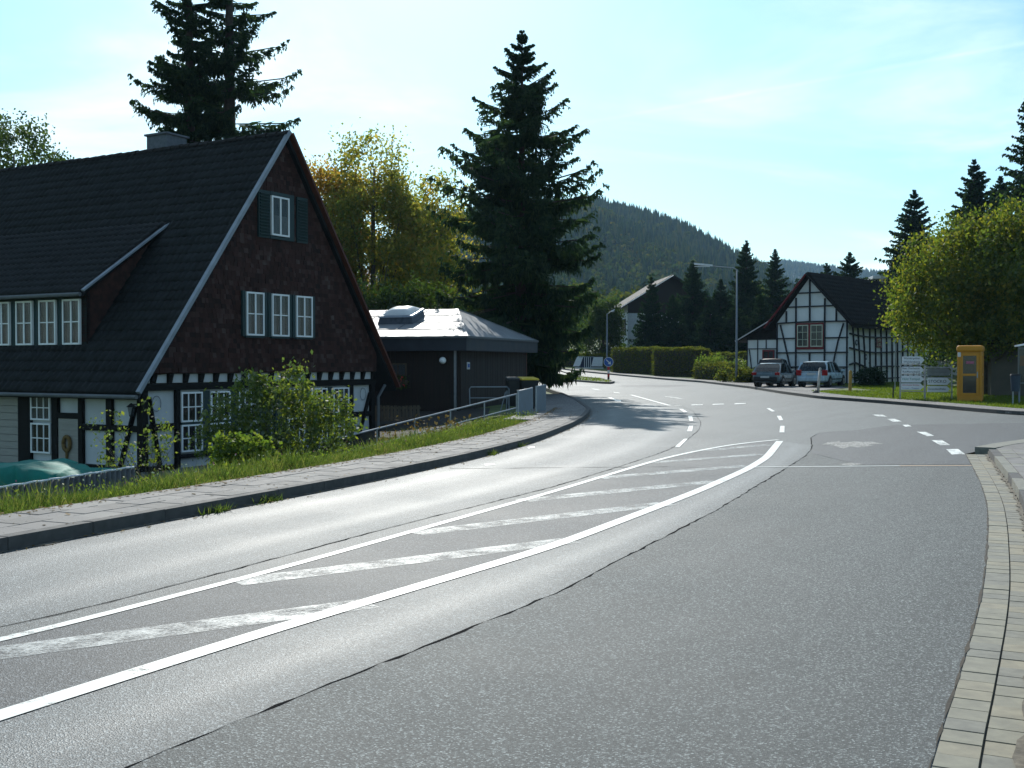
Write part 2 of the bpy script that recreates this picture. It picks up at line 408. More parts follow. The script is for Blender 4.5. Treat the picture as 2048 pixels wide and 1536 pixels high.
M['dark_clad'] = plain('dark_brown_cladding', (.020, .012, .009), .7, .5, 5, .004, mapping=(4, 4, .3))
M['bitumen'] = plain('grey_roofing_felt', (.19, .20, .21), .60, .22, 2.2, .004, spec=.4)
M['fascia'] = plain('dark_fascia', (.028, .032, .042), .55, .25, 2)
M['steel'] = plain('galvanised_steel', (.30, .32, .34), .45, .2, 8, metal=.6)
M['grey_metal'] = plain('grey_painted_metal', (.17, .20, .23), .5, .15, 4)
M['globe'] = plain('white_globe', (.8, .8, .8), .3, .03, 3)
M['bin_black'] = plain('black_plastic', (.014, .015, .016), .5, .2, 5)
M['bin_yellow'] = plain('yellow_plastic', (.50, .36, .02), .45, .1, 5)
M['wood_old'] = plain('weathered_wood', (.085, .065, .045), .85, .35, 7, .004, mapping=(2, 2, .3))
M['bark'] = plain('spruce_bark', (.045, .033, .026), .95, .4, 9, .02)
M['bark_grey'] = plain('grey_bark', (.07, .06, .05), .95, .4, 9, .02)
M['phone'] = plain('booth_yellow', (.47, .20, .009), .5, .1, 3)
M['phone_glass'] = glassmat('booth_glass', (.03, .03, .025), .75)
M['sign_white'] = plain('sign_white', (.62, .64, .66), .5, .06, 5)
M['sign_faded'] = plain('faded_grey_sign', (.16, .175, .17), .7, .15, 5)
M['ink'] = plain('black_ink', (.015, .015, .016), .6, .2, 5)
M['ink_green'] = plain('green_ink', (.02, .20, .15), .6, .2, 5)
M['ink_red'] = plain('red_ink', (.40, .03, .025), .6, .2, 5)
M['ink_blue'] = plain('blue_ink', (.08, .11, .30), .6, .2, 5)
M['sign_blue'] = plain('traffic_blue', (.012, .075, .33), .4, .08, 5)
M['sign_blue_dark'] = plain('dark_blue_board', (.012, .018, .05), .6, .2, 5)
M['red'] = plain('signal_red', (.48, .03, .03), .5, .1, 5)
M['post_wood'] = plain('yellowed_wood_post', (.42, .24, .06), .8, .25, 7, .004)
M['bollard'] = plain('pale_bollard', (.42, .38, .34), .6, .2, 5)
M['tyre'] = plain('tyre_rubber', (.012, .012, .012), .85, .2, 10)
M['rim'] = plain('wheel_rim', (.32, .33, .34), .35, .1, 5, metal=.7)
M['car_glass'] = glassmat('car_glass', (.012, .016, .018), .82)
M['car_dark'] = plain('dark_blue_green_paint', (.12, .17, .20), .28, .06, 2, spec=.6)
M['car_silver'] = plain('silver_blue_paint', (.40, .52, .60), .28, .06, 2, metal=.1)
M['car_black'] = plain('black_trim', (.012, .012, .013), .55, .2, 5)
M['tail'] = plain('tail_lamp_red', (.32, .012, .014), .2, .15, 8)
M['plate'] = plain('number_plate', (.55, .55, .54), .5, .1, 20)
M['sash_red'] = plain('ox_blood_paint', (.19, .018, .022), .55, .2, 5)
M['house_white'] = plain('cream_plaster', (.76, .78, .77), .9, .08, 1.3, .004)
M['beam_blue'] = plain('blue_black_timber', (.014, .015, .022), .65, .4, 6, .004)
M['brown_wall'] = plain('brown_rendered_wall', (.075, .065, .05), .85, .2, 2)
M['panel_grey'] = plain('pale_grey_panel', (.55, .56, .57), .6, .12, 6)
M['orange'] = plain('orange_poster', (.60, .20, .02), .6, .2, 9)
M['hose'] = plain('pale_hose', (.62, .55, .42), .6, .15, 5)
M['spruce'] = leafmat('spruce_needles', [(.010, .022, .012), (.018, .038, .018), (.036, .055, .022)], .8, .38, .04)
M['spruce_blue'] = leafmat('far_spruce_needles', [(.010, .024, .016), (.018, .038, .021), (.034, .054, .024)], .6, .34, .02)
M['autumn'] = leafmat('autumn_leaves', [(.060, .088, .016), (.125, .145, .028), (.24, .20, .042), (.32, .18, .04)], .33, .62, .06, .35)
M['autumn_orange'] = leafmat('orange_autumn_leaves', [(.11, .12, .026), (.25, .17, .036), (.34, .16, .034)], .4, .62, .06)
M['green_leaf'] = leafmat('green_leaves', [(.020, .042, .010), (.035, .060, .012), (.060, .080, .014)], .5, .45, .08)
M['maple'] = leafmat('turning_maple_leaves', [(.034, .060, .010), (.060, .092, .014), (.115, .130, .018), (.22, .18, .022)], .45, .58, .08, .45)
M['hedge'] = leafmat('hedge_leaves', [(.040, .058, .012), (.070, .085, .016), (.12, .105, .022)], 1.2, .5, .03)
M['shrub'] = leafmat('shrub_leaves', [(.040, .072, .016), (.080, .115, .020), (.16, .175, .028)], 1.5, .56, .16, .6)
M['weed'] = leafmat('bright_weed_leaves', [(.055, .095, .016), (.09, .135, .02), (.15, .165, .03)], 2, .5, .06)
M['grass'] = leafmat('grass_blades', [(.034, .062, .014), (.062, .098, .020), (.105, .135, .034), (.19, .17, .07)], .7, .45, .05, .55)
M['lawn'] = leafmat('lawn_blades', [(.055, .085, .012), (.085, .12, .016), (.12, .14, .022)], .5, .45, .04)
M['petal'] = plain('pink_petal', (.35, .10, .16), .8, .4, 30)
M['petal_pale'] = plain('pale_petal', (.65, .60, .35), .8, .2, 30)
M['litter'] = leafmat('fallen_leaves', [(.10, .06, .02), (.18, .12, .04), (.24, .17, .08)], 3, .2, .05, .8)
M['wood_mid'] = leafmat('mixed_wood_leaves', [(.020, .040, .012), (.036, .058, .015), (.065, .072, .018), (.10, .075, .018)], .05, .4, 0, .4)
M['wood_far'] = leafmat('distant_forest', [(.006, .017, .011), (.012, .030, .015), (.024, .046, .017), (.050, .056, .015)], .012, .10, .0, .55)

# ------------------------------------------------------------------ ground, carriageway, markings
def graded(lo, mid0, mid1, hi, fine, grow=1.22):
    a = list(np.arange(mid0, mid1 + 1e-6, fine)); s = fine
    while a[-1] < hi: s *= grow; a.append(min(hi, a[-1] + s))
    s = fine
    while a[0] > lo: s *= grow; a.insert(0, max(lo, a[0] - s))
    return np.array(a)
gx, gy = graded(-4200, -24, 26, 4200, .55), graded(-60, -3, 70, 4600, .6)
gv = np.array([(x, y, T(x, y) if abs(x) < 400 and y < 600 else zr(y)) for y in gy for x in gx])
nx = len(gx); ii = np.arange((len(gy) - 1) * nx).reshape(-1, nx)[:, :-1].ravel()
ground = struct(fastmesh('ground', gv, np.c_[ii, ii + 1, ii + nx + 1, ii + nx], m=M['ground']))
ground.data.polygons.foreach_set('use_smooth', [True] * len(ground.data.polygons))

s_far = KERB.len
left_edge = [KERB.P(d) for d in np.arange(0, KERB.len, .7)]
far_edge = [FAR.P(d) for d in np.arange(0, FAR.len, 1.0)]
gut_edge = [GUT.P(d, -.01) for d in np.arange(0, GUT.len, .5)] + [GUT.P(GUT.len)]
road = struct(sheet('road', left_edge + far_edge[::-1] + SIDE[::-1][:-1] + gut_edge[::-1], 0.0, M['asphalt']))

# polished lanes laid over the base course, with a lateral coordinate for the wheel tracks
LINE_L = Path([(-7.2, 0.5)] + [G(*p) for p in ((0, 1284), (537, 1145), (1100, 986), (1300, 925), (1349, 912), (1417, 898), (1476, 888), (1556, 880))], smooth=1)
LINE_R = Path([(-4.6, 1.0)] + [G(*p) for p in ((0, 1433), (537, 1263), (1100, 1096), (1300, 1020), (1398, 982), (1495, 939), (1534, 915), (1560, 882))], smooth=1)
SEAM_R = Path([(-2.7, 1.2)] + [G(*p) for p in ((263, 1531), (580, 1402), (806, 1311), (1100, 1193), (1435, 1020), (1476, 995), (1534, 960), (1575, 935), (1612, 912), (1624, 896), (1622, 876), (1638, 866), (1700, 862))], smooth=0)
SEAM_L = Path([(-7.6, 1.2)] + [G(*p) for p in ((0, 1258), (300, 1185), (800, 1050), (1100, 976), (1250, 930), (1330, 903), (1372, 882), (1398, 860), (1402, 845), (1386, 822), (1358, 811), (1300, 800))], smooth=1)
def lane(name, a, b, z, m, n=90, w=10, ua=0.0, ub=1.0):
    A = [a[0].P(d) for d in np.linspace(a[1], a[2], n)]; Bp = [b[0].P(d) for d in np.linspace(b[1], b[2], n)]
    V, Q, U = [], [], []
    for i in range(n):
        for k in range(w + 1):
            t = k / w; x = A[i][0] * (1 - t) + Bp[i][0] * t; y = A[i][1] * (1 - t) + Bp[i][1] * t
            V.append((x, y, zr(y) + z)); U.append((ua + (ub - ua) * t, i / n))
    for i in range(n - 1):
        for k in range(w):
            q = i * (w + 1) + k; Q.append((q, q + w + 1, q + w + 2, q + 1))
    o = fastmesh(name, V, np.array(Q), m=m, parent=road)
    uv = o.data.uv_layers.new(name='lateral'); li = np.empty(len(o.data.loops), np.int32); o.data.loops.foreach_get('vertex_index', li)
    uv.data.foreach_set('uv', np.array(U, np.float32)[li].ravel())
    if o.data.polygons[0].normal.z < 0: o.data.flip_normals()
    return o
lane('lane_surface', (SEAM_L, 0, SEAM_L.len - 2), (KERB, 2.5, KERB.near(38)), .0025, M['asphalt_lane'])
lane('lane_surface', (LINE_R, 0, LINE_R.len), (SEAM_R, 0, SEAM_R.near(22)), .0025, M['asphalt_lane'], ua=.5, ub=1.0)
sheet('asphalt_patch', [LINE_L.P(d, .05) for d in np.linspace(0, LINE_L.len, 40)] + [LINE_R.P(d, -.05) for d in np.linspace(LINE_R.len, 0, 40)], .0035, M['asphalt_dark'], road)
near_lane = [SEAM_R.P(d) for d in np.linspace(0, SEAM_R.near(20.3), 60)] + [G(1720, 932), G(1944, 931)]
sheet('asphalt_patch', near_lane + [GUT.P(d, .0) for d in np.linspace(GUT.near(G(1944, 931)[1]), 0, 50)], .0042, M['asphalt_coarse'], road)
sheet('asphalt_patch', [SEAM_R.P(d) for d in np.linspace(SEAM_R.near(20.4), SEAM_R.len, 30)] + [G(1790, 850), G(2048, 846), (24, 30), (24, 26), SIDE[3], SIDE[2], SIDE[1], SIDE[0], G(1941, 929), G(1720, 930.5)], .0042, M['asphalt_dark'], road)
random.seed(3)
def blotch(px, py, rx, ry, m, z):
    c = G(px, py); sheet('asphalt_patch', [G(px + rx * math.cos(t) * random.uniform(.35, 1.1), py + ry * math.sin(t) * random.uniform(.35, 1.1)) for t in np.linspace(0, 6.2, 27)], z, m, road)
blotch(1705, 889, 62, 9, M['scuff'], .0055); blotch(1700, 929, 26, 3, M['scuff'], .0055); blotch(1300, 772, 90, 3.5, M['asphalt_dark'], .0022)
def seam(path, s0, s1, w, z=.0062):
    mb = MB(); n = int((s1 - s0) / .14); random.seed(11)
    for i in range(n + 1):
        d = s0 + (s1 - s0) * i / n; j = random.uniform(-.012, .012); ww = w * random.choice((.25, .5, .8, 1, 1.4, 1.8))
        a, b = path.P(d, j - ww / 2), path.P(d, j + ww / 2); mb.v += [(*a, zr(a[1]) + z), (*b, zr(b[1]) + z)]
    for i in range(n): mb.f.append((2 * i, 2 * i + 2, 2 * i + 3, 2 * i + 1))
    mb.build('tar_seam', M['tar'], road)
seam(SEAM_R, 0, SEAM_R.len, .017); seam(SEAM_L, 0, SEAM_L.len, .009)
CROSS = Path([G(*p) for p in ((900, 938), (1100, 936), (1330, 934), (1400, 936))], smooth=0); seam(CROSS, 0, CROSS.len, .02)
def stripe(name, path, s0, s1, w, m, z=.0082):
    mb = MB(); n = max(2, int((s1 - s0) / .4))
    for i in range(n + 1):
        d = s0 + (s1 - s0) * i / n; a, b = path.P(d, -w / 2), path.P(d, w / 2); mb.v += [(*a, zr(a[1]) + z), (*b, zr(b[1]) + z)]
    for i in range(n): mb.f.append((2 * i, 2 * i + 2, 2 * i + 3, 2 * i + 1))
    return mb.build(name, m, road)
stripe('edge_line', LINE_L, 0, LINE_L.len, .09, M['paint']); stripe('edge_line', LINE_R, 0, LINE_R.len - .1, .145, M['paint'])
for a, b, w in (((-330, 1352), (740, 1208), .31), ((470, 1166), (1140, 1082), .30), ((828, 1068), (1334, 1008), .30), ((1045, 1002), (1438, 963), .30), ((1195, 957), (1496, 932), .29), ((1305, 926), (1523, 909), .28), ((1405, 902), (1538, 890), .25)):
    p = Path([G(*a), G(*b)], smooth=0); stripe('hatch_stripe', p, 0, p.len, w, M['paint_worn'], .0070)
def quads(name, lst, m, ox, oy, sc):
    for q in lst: sheet(name, [G(ox + x * sc, oy + y * sc) for x, y in q], .0082, m, road)
quads('dash', [[(250, 897), (350, 810), (387, 810), (302, 897)], [(380, 733), (400, 675), (442, 675), (430, 733)], [(390, 575), (432, 575), (442, 627), (405, 627)], [(296, 503), (332, 503), (384, 533), (348, 538)],
               [(1335, 677), (1378, 677), (1376, 744), (1325, 744)], [(1298, 575), (1340, 573), (1364, 618), (1325, 620)], [(1193, 497), (1228, 495), (1282, 527), (1248, 530)]], M['paint'], 1300, 720, .1953)
quads('dash', [[(425, 466), (425, 458), (540, 454), (540, 462)], [(640, 461), (640, 453), (755, 448), (755, 456)], [(865, 454), (865, 446), (980, 442), (980, 449)]], M['paint_mid'], 1300, 720, .1953)
quads('dash', [[(495, 255), (600, 256), (650, 277), (555, 272)], [(645, 300), (722, 297), (800, 325), (708, 328)], [(803, 361), (858, 357), (897, 374), (835, 380)], [(948, 430), (1042, 432), (1128, 472), (1058, 477)],
               [(1102, 518), (1205, 515), (1292, 567), (1188, 569)], [(1252, 611), (1372, 607), (1448, 662), (1308, 665)]], M['paint_mid'], 1648, 780, .1953)
p = Path([G(1262, 790), G(1342, 812), G(1362, 811)], smooth=0); stripe('lane_line', p, 0, p.len, .14, M['paint'])
p = Path([G(1330, 793), G(1365, 798)], smooth=0); stripe('dash', p, 0, p.len, .14, M['paint_mid'])
quads('direction_arrow', [[(780, 787), (830, 785), (905, 815), (970, 822), (968, 847), (880, 838), (885, 826)]], M['paint'], 1100, 680, .1465)
quads('dash', [[(560, 664), (640, 672), (690, 682), (600, 676)], [(860, 712), (930, 718), (960, 730), (880, 722)]], M['paint_mid'], 1100, 680, .1465)
for q in ([(968, 929), (988, 928), (990, 931), (970, 932)], [(1055, 895), (1069, 893), (1070, 896), (1057, 898)]):
    sheet('paint_scrap', [G(*a) for a in q], .0082, M['paint'], road)
p = Path([G(*q) for q in ((1495, 935.5), (1600, 934.5), (1700, 933.5), (1800, 932.5))], smooth=0); stripe('guide_line', p, 0, p.len, .075, M['paint'], .0095)
p = Path([G(*q) for q in ((1800, 932.5), (1900, 932), (1943, 932))], smooth=0); stripe('guide_line', p, 0, p.len, .075, M['paint_orange'], .0095)

# ------------------------------------------------------------------ kerbs, footways, gutter
def pieces(name, path, s0, s1, t0, t1, step, gap, z0, z1, mats, parent, jit=.003, skew=.0, bev=.008):
    s = s0
    while s < s1 - step * .5:
        e = s + step - gap; dz = random.uniform(-jit, jit); mb = MB(); c = [path.P(s, t0), path.P(e, t0), path.P(e, t1), path.P(s, t1)]
        cx, cy = sum(p[0] for p in c) / 4, sum(p[1] for p in c) / 4
        inn = [(p[0] + (cx - p[0]) * bev * 2, p[1] + (cy - p[1]) * bev * 2) for p in c]
        vs = [(p[0], p[1], zr(p[1]) + z0) for p in c] + [(p[0], p[1], zr(p[1]) + z1 + dz - bev) for p in c] + [(p[0], p[1], zr(p[1]) + z1 + dz) for p in inn]
        fs = [(8, 9, 10, 11)] + [(a + i, a + (i + 1) % 4, a + 4 + (i + 1) % 4, a + 4 + i) for a in (0, 4) for i in range(4)]
        mb.add(vs, fs).build(name, random.choice(mats), parent); s += step
kerb = struct(strip(KERB, 0, KERB.near(75), .01, .13, -.1, .06).build('kerb', M['bed']))
ks = KERB.near(40)
pieces('kerb_stone', KERB, KERB.near(4), ks, .0, .14, 1.0, .008, -.05, .125, [M['kerb']], kerb, .002)
strip(KERB, ks, KERB.near(80), .0, .14, -.05, .125).build('kerb_run', M['kerb'], kerb)
walk = struct(strip(KERB, 0, KERB.near(30.5), .15, 1.32, -.2, .105).build('footway', M['bed']))
wide = 1.12 / 3
for r in range(3):
    pieces('paving_slab', KERB, KERB.near(7) + r * .16, KERB.near(30), .15 + r * wide, .15 + (r + 1) * wide - .008, .40, .009, .06, .122, [M['slab'], M['slab'], M['slab2'], M['slab3']], walk, .0035)
strip(KERB, KERB.near(30), KERB.near(52), .15, 2.1, -.2, .118).build('asphalt_apron', M['asphalt_walk'], walk)
gutter = struct(strip(GUT, 0, GUT.len, -.38, .0, -.2, -.012).build('gutter', M['bed']))
pieces('gutter_paver', GUT, 0.4, GUT.len, -.175, -.004, .172, .008, -.05, .004, [M['paver'], M['paver'], M['paver2'], M['paver3']], gutter, .0025, bev=.006)
pieces('gutter_paver', GUT, 0.45, GUT.len, -.36, -.183, .186, .008, -.05, -.004, [M['paver'], M['paver2'], M['paver2'], M['paver3']], gutter, .0025, bev=.006)
kr = struct(strip(GUT, 0, GUT.len, -.50, -.375, -.2, .06).build('near_kerb', M['bed']))
pieces('kerb_stone', GUT, .2, GUT.len, -.505, -.37, .75, .008, -.1, .125, [M['paver2'], M['kerb']], kr, .002)
corner = [GUT.P(d, -.51) for d in np.linspace(0, GUT.len, 40)] + [(x + .25, y - .3) for x, y in SIDE[1:]] + [(60, -3), (-1.0, -4)]
nw = sheet('near_footway', corner, .108, M['slab2']); struct(nw)
cn = np.array(corner)
def inside(x, y):
    c = False; j = len(cn) - 1
    for i in range(len(cn)):
        if (cn[i, 1] > y) != (cn[j, 1] > y) and x < (cn[j, 0] - cn[i, 0]) * (y - cn[i, 1]) / (cn[j, 1] - cn[i, 1]) + cn[i, 0]: c = not c
        j = i
    return c
for r in range(9):
    t1 = -.515 - r * .245
    s = GUT.near(3.2) + (r % 2) * .12
    while s < GUT.len + 1.5:
        a = [GUT.P(min(s, GUT.len), t1), GUT.P(min(s + .237, GUT.len), t1 - .237)]
        if s + .24 < GUT.len and all(inside(*q) for q in a):
            c = [GUT.P(s, t1), GUT.P(s + .235, t1), GUT.P(s + .235, t1 - .237), GUT.P(s, t1 - .237)]
            if c[0][0] / max(1, c[0][1]) < .62:
                MB().add([(p[0], p[1], .07) for p in c] + [(p[0], p[1], .122 + random.uniform(-.003, .003)) for p in c], [(4, 5, 6, 7), (0, 1, 5, 4), (1, 2, 6, 5), (2, 3, 7, 6), (3, 0, 4, 7)]).build('paving_slab', random.choice([M['paver2'], M['slab'], M['slab3']]), nw)
        s += .243
def dirt(path, s0, s1, t, w, z, m):
    mb = MB(); n = int((s1 - s0) / .12)
    for i in range(n + 1):
        d = s0 + (s1 - s0) * i / n; a = t + random.uniform(-.2, .2) * w; ww = w * abs(random.gauss(.6, .5)); p0, p1 = path.P(d, a - ww / 2), path.P(d, a + ww / 2); mb.v += [(*p0, zr(p0[1]) + z), (*p1, zr(p1[1]) + z)]
    for i in range(n): mb.f.append((2 * i, 2 * i + 2, 2 * i + 3, 2 * i + 1))
    return mb.build('dirt_line', m, gutter)
dirt(GUT, 1.5, GUT.len, -.345, .075, .0065, M['soil_pale']); dirt(GUT, 1.5, GUT.len, .004, .016, .0065, M['soil']); dirt(KERB, KERB.near(6), KERB.near(36), -.03, .10, .008, M['soil_pale'])
side_kerb = Path([(x, y) for x, y in SIDE], smooth=0)
struct(strip(side_kerb, .35, side_kerb.len, -.42, -.06, -.1, .114).build('side_kerb', M['paver2']))
farw = struct(strip(FAR, 0, FAR.near(112), -1.75, -.02, -.2, .10).build('far_footway', M['asphalt_walk']))
fk = struct(strip(FAR, 0, FAR.near(112), -.02, .0, -.1, .03).build('far_kerb', M['bed']))
pieces('kerb_stone', FAR, FAR.len * 0 + 30, FAR.near(85), -.13, .012, 1.0, .01, -.08, .128, [M['kerb']], fk, .004)
strip(FAR, FAR.near(85), FAR.near(118), -.13, .012, -.08, .125).build('kerb_run', M['kerb'], fk)
# grassed traffic island
isl = [G(1223, 766), G(1216, 768), G(1160, 763.5), G(1100, 760), G(1040, 757), (-3.5, 98), (-8, 108), (-3, 112), (2.5, 104), G(1150, 755), G(1200, 759.5)]
ip = Path(isl + [isl[0]], smooth=0)
island = struct(strip(ip, 0, ip.len, -.0, .22, -.05, .13, .5).build('island_kerb', M['kerb']))
struct(sheet('traffic_island', [(x, y) for x, y in isl], .09, M['ground']))
front = sheet('asphalt_apron', [G(1455, 764), G(1500, 772.5), G(1600, 786), G(1630, 786), G(1705, 778), G(1712, 770), G(1600, 760), G(1500, 757)], .108, M['asphalt_walk'])
struct(front); front.name = 'forecourt'

# ------------------------------------------------------------------ hills and far woods
def hillmesh(name, x0, x1, y0, y1, fn, nx=90, ny=50):
    xs, ys = np.linspace(x0, x1, nx), np.linspace(y0, y1, ny)
    V = np.array([(x, y, fn(x, y)) for y in ys for x in xs]); i = np.arange((ny - 1) * nx).reshape(-1, nx)[:, :-1].ravel()
    o = fastmesh(name, V, np.c_[i, i + 1, i + nx + 1, i + nx], m=M['soil']); o.data.polygons.foreach_set('use_smooth', [True] * len(o.data.polygons)); return struct(o)
def crest(pts, dist, tree):
    p = np.array(pts, float); X = (p[:, 0] - 1024) / F * dist; Z = CAMH + (HZ - p[:, 1]) / F * dist - tree
    return lambda x: float(np.interp(x, X, Z))
c1 = crest([(300, 600), (700, 520), (900, 440), (1080, 398), (1183, 399), (1286, 430), (1372, 457), (1452, 496), (1508, 521), (1600, 575), (1750, 640), (2100, 660)], 1050, 25)
h1 = lambda x, y: max(6, c1(x * 1050 / y)) * sstep(330, 1050, y) * (1 + .05 * math.sin(x * .031 + y * .017)) - 40 * sstep(1050, 1500, y) + 4
c2 = crest([(900, 560), (1450, 540), (1568, 524), (1651, 534), (1747, 544), (1900, 560), (2300, 570)], 2400, 16)
h2 = lambda x, y: c2(x * 2400 / y) * sstep(1200, 2400, y) - 60 * sstep(2400, 3200, y)
hillmesh('hill', -420, 760, 330, 1500, h1); hillmesh('far_hill', -500, 1500, 1250, 3200, h2, 60, 30)
def conifers(P, H, Rr, k=7, tiers=3):
    "many small jagged conifers in one mesh"
    V, Tt = [], []; n = len(P); b = 0
    for t in range(tiers):
        f0, f1 = t / tiers * .82, min(1.0, (t + 1.5) / tiers)
        if t == tiers - 1: f1 = 1.0
        ang = rng.uniform(0, 6.28, n)[:, None] + np.arange(k)[None] * 2 * math.pi / k
        rr = (Rr * (1 - f0) ** .8)[:, None] * rng.uniform(.6, 1.25, (n, k))
        ring = np.stack([P[:, 0, None] + rr * np.cos(ang), P[:, 1, None] + rr * np.sin(ang), P[:, 2, None] + (H * f0)[:, None] + H[:, None] * rng.uniform(-.05, .05, (n, k))], -1)
        top = P + np.stack([0 * H, 0 * H, H * f1], -1)
        blk = np.concatenate([ring, top[:, None]], 1); V.append(blk.reshape(-1, 3))
        base = b + np.arange(n)[:, None] * (k + 1); j = np.arange(k)[None]
        Tt.append(np.stack([base + j, base + (j + 1) % k, np.broadcast_to(base + k, (n, k))], -1).reshape(-1, 3)); b += n * (k + 1)
    return np.concatenate(V), np.concatenate(Tt)
def scatter(n, pxr, yr, fn):
    y = np.sqrt(rng.uniform(yr[0] ** 2, yr[1] ** 2, n)); px = rng.uniform(*pxr, n); x = (px - 1024) / F * y
    return np.c_[x, y, [fn(a, b) for a, b in zip(x, y)]]
Pq = scatter(13000, (760, 1680), (480, 1075), h1); V, Tt = conifers(Pq, rng.uniform(9, 18, len(Pq)), rng.uniform(2.0, 3.4, len(Pq)), 7, 3)
tag(fastmesh('forest', V, tris=Tt, m=M['wood_far']), 'dark conifer forest covering the hill behind the street', 'forest', kind='stuff')
Pq = scatter(3000, (1480, 1900), (1500, 2420), h2); V, Tt = conifers(Pq, rng.uniform(13, 20, len(Pq)), rng.uniform(3.5, 5, len(Pq)), 5, 2)
tag(fastmesh('far_forest', V, tris=Tt, m=M['wood_far']), 'hazy blue forest on the most distant low ridge', 'forest', kind='stuff')
def blobs(P, rad, hgt, per, leaf):
    n = len(P); d = rdir(n * per); rr = rng.uniform(.55, 1.05, n * per) ** .6
    c = np.repeat(P, per, 0); rad = np.repeat(rad, per); hgt = np.repeat(hgt, per)
    q = c + np.c_[d[:, 0] * rad * rr, d[:, 1] * rad * rr, hgt * .55 + d[:, 2] * hgt * .48 * rr]
    D = rdir(n * per) * leaf * rng.uniform(.6, 1.3, n * per)[:, None]; S = np.cross(D, rdir(n * per)) * .55
    return cards(q - D / 2, D, S)
Pq = scatter(900, (1050, 1560), (520, 860), h1); Pq = Pq[(np.sin(Pq[:, 0] * .035) + np.sin(Pq[:, 1] * .022 + 1) + rng.normal(size=len(Pq)) * .4) > .3]
V, Q = blobs(Pq, rng.uniform(3.5, 6, len(Pq)), rng.uniform(11, 17, len(Pq)), 70, 2.4)
tag(fastmesh('hill_broadleaves', V, Q, m=leafmat('distant_broadleaves', [(.016, .034, .012), (.028, .048, .014), (.045, .056, .016), (.065, .052, .016)], .03, .3, 0, .4)), 'patches of olive and rusty broadleaved crowns among the hill conifers', 'forest', kind='stuff')
Pq = scatter(230, (1120, 1560), (230, 520), lambda x, y: h1(x, y) if y > 335 else zr(min(y, 300)) * .6)
far_y = Pq[:, 1]
V, Q = blobs(Pq, rng.uniform(3.2, 5.2, len(Pq)), rng.uniform(9, 15, len(Pq)) * (1 + .15 * (far_y > 300)), 330, 1.15)
tag(fastmesh('woodland', V, Q, m=M['wood_mid']), 'mixed green and rusty woodland at the foot of the forested hill', 'woodland', kind='stuff')
Pq = scatter(420, (1100, 1600), (240, 560), lambda x, y: h1(x, y) if y > 335 else zr(min(y, 300)) * .6); n = len(Pq); per = 330; Hh = np.repeat(rng.uniform(10, 18, n), per); f = rng.uniform(0, 1, n * per) ** 1.5; az = rng.uniform(0, 6.283, n * per); rr = (1 - f) ** .85 * np.repeat(rng.uniform(2.0, 3.1, n), per) * rng.uniform(.3, 1.05, n * per)
q = np.repeat(Pq, per, 0) + np.c_[rr * np.cos(az), rr * np.sin(az), f * Hh]; D = np.c_[np.cos(az) * .7, np.sin(az) * .7, rng.uniform(-.8, -.1, n * per)] * rng.uniform(.7, 1.5, n * per)[:, None]; s = np.cross(D, rdir(n * per)); s /= np.linalg.norm(s, axis=1)[:, None]
V, Q = cards(q, D, s * .33)
tag(fastmesh('lower_forest', V, Q, m=M['spruce_blue']), 'nearer dark spruces on the lower slope of the hill', 'forest', kind='stuff')

# ------------------------------------------------------------------ house on the left (local x along the gable, y along the ridge)
UPY = (0, -1, 0)
def win(parent, plane, a0, a1, z0, z1, cols, rows, fm, d0=.0, curtain='sides', bar=.035, fr=.055, double=False):
    """casement on a wall. plane 'y': wall at y=d0 facing -y, a runs along x. plane 'x-': wall at x=d0 facing -x, 'x+': facing +x; a runs along y"""
    def pt(a, d, z):
        return (a, d0 - d, z) if plane == 'y' else ((d0 - d, a, z) if plane == 'x-' else (d0 + d, a, z))
    def bb(mb, A0, A1, D0, D1, Z0, Z1):
        p, q = pt(A0, D0, Z0), pt(A1, D1, Z1)
        return mb.box(min(p[0], q[0]), max(p[0], q[0]), min(p[1], q[1]), max(p[1], q[1]), Z0, Z1)
    mb = MB()
    bb(mb, a0, a0 + fr, .0, .07, z0, z1); bb(mb, a1 - fr, a1, .0, .07, z0, z1)
    bb(mb, a0 + fr, a1 - fr, .0, .07, z0, z0 + fr); bb(mb, a0 + fr, a1 - fr, .0, .07, z1 - fr, z1)
    w = mb.build('window', fm, parent)
    bb(MB(), a0 + fr * .5, a1 - fr * .5, .004, .012, z0 + fr * .5, z1 - fr * .5).build('dark_interior', M['dark_room'], w)
    bb(MB(), a0 + fr, a1 - fr, .040, .046, z0 + fr, z1 - fr).build('pane', M['glass'], w)
    n = MB()
    for i in range(1, cols):
        a = a0 + (a1 - a0) * i / cols; ww = bar * (1.9 if double and i * 2 == cols else 1); bb(n, a - ww / 2, a + ww / 2, .036, .066, z0 + fr, z1 - fr)
    for i in range(1, rows):
        z = z0 + (z1 - z0) * i / rows; bb(n, a0 + fr, a1 - fr, .038, .064, z - bar / 2, z + bar / 2)
    if cols > 1 or rows > 1: n.build('glazing_bars', fm, w)
    c = MB(); W = a1 - a0
    if curtain == 'sides':
        for k, (u, v) in enumerate(((.12, .30), (.62, .80))): bb(c, a0 + W * u, a0 + W * v, .018, .024, z0 + fr, z1 - fr)
    elif curtain == 'half': bb(c, a0 + fr, a1 - fr, .018, .024, z0 + fr, z0 + (z1 - z0) * .52)
    elif curtain == 'net': bb(c, a0 + fr, a1 - fr, .018, .024, z0 + fr, z1 - fr)
    if c.v: c.build('curtain', M['curtain'], w)
    return w
HA = math.atan2(.873, .488)
house = thing('half_timbered_house', 'large farmhouse with steep dark roof, shingled red-brown gable and white half-timbered ground floor', 'house', (-9.45, 28.0, 0), HA)
GW, HL, EZ, AX, AZ = 9.8, 17.0, 1.12, 5.25, 8.42      # gable width, length, eave height, apex
SLL = (AZ - EZ) / (AX + .26); SLR = (AZ - EZ) / (10.55 - AX)
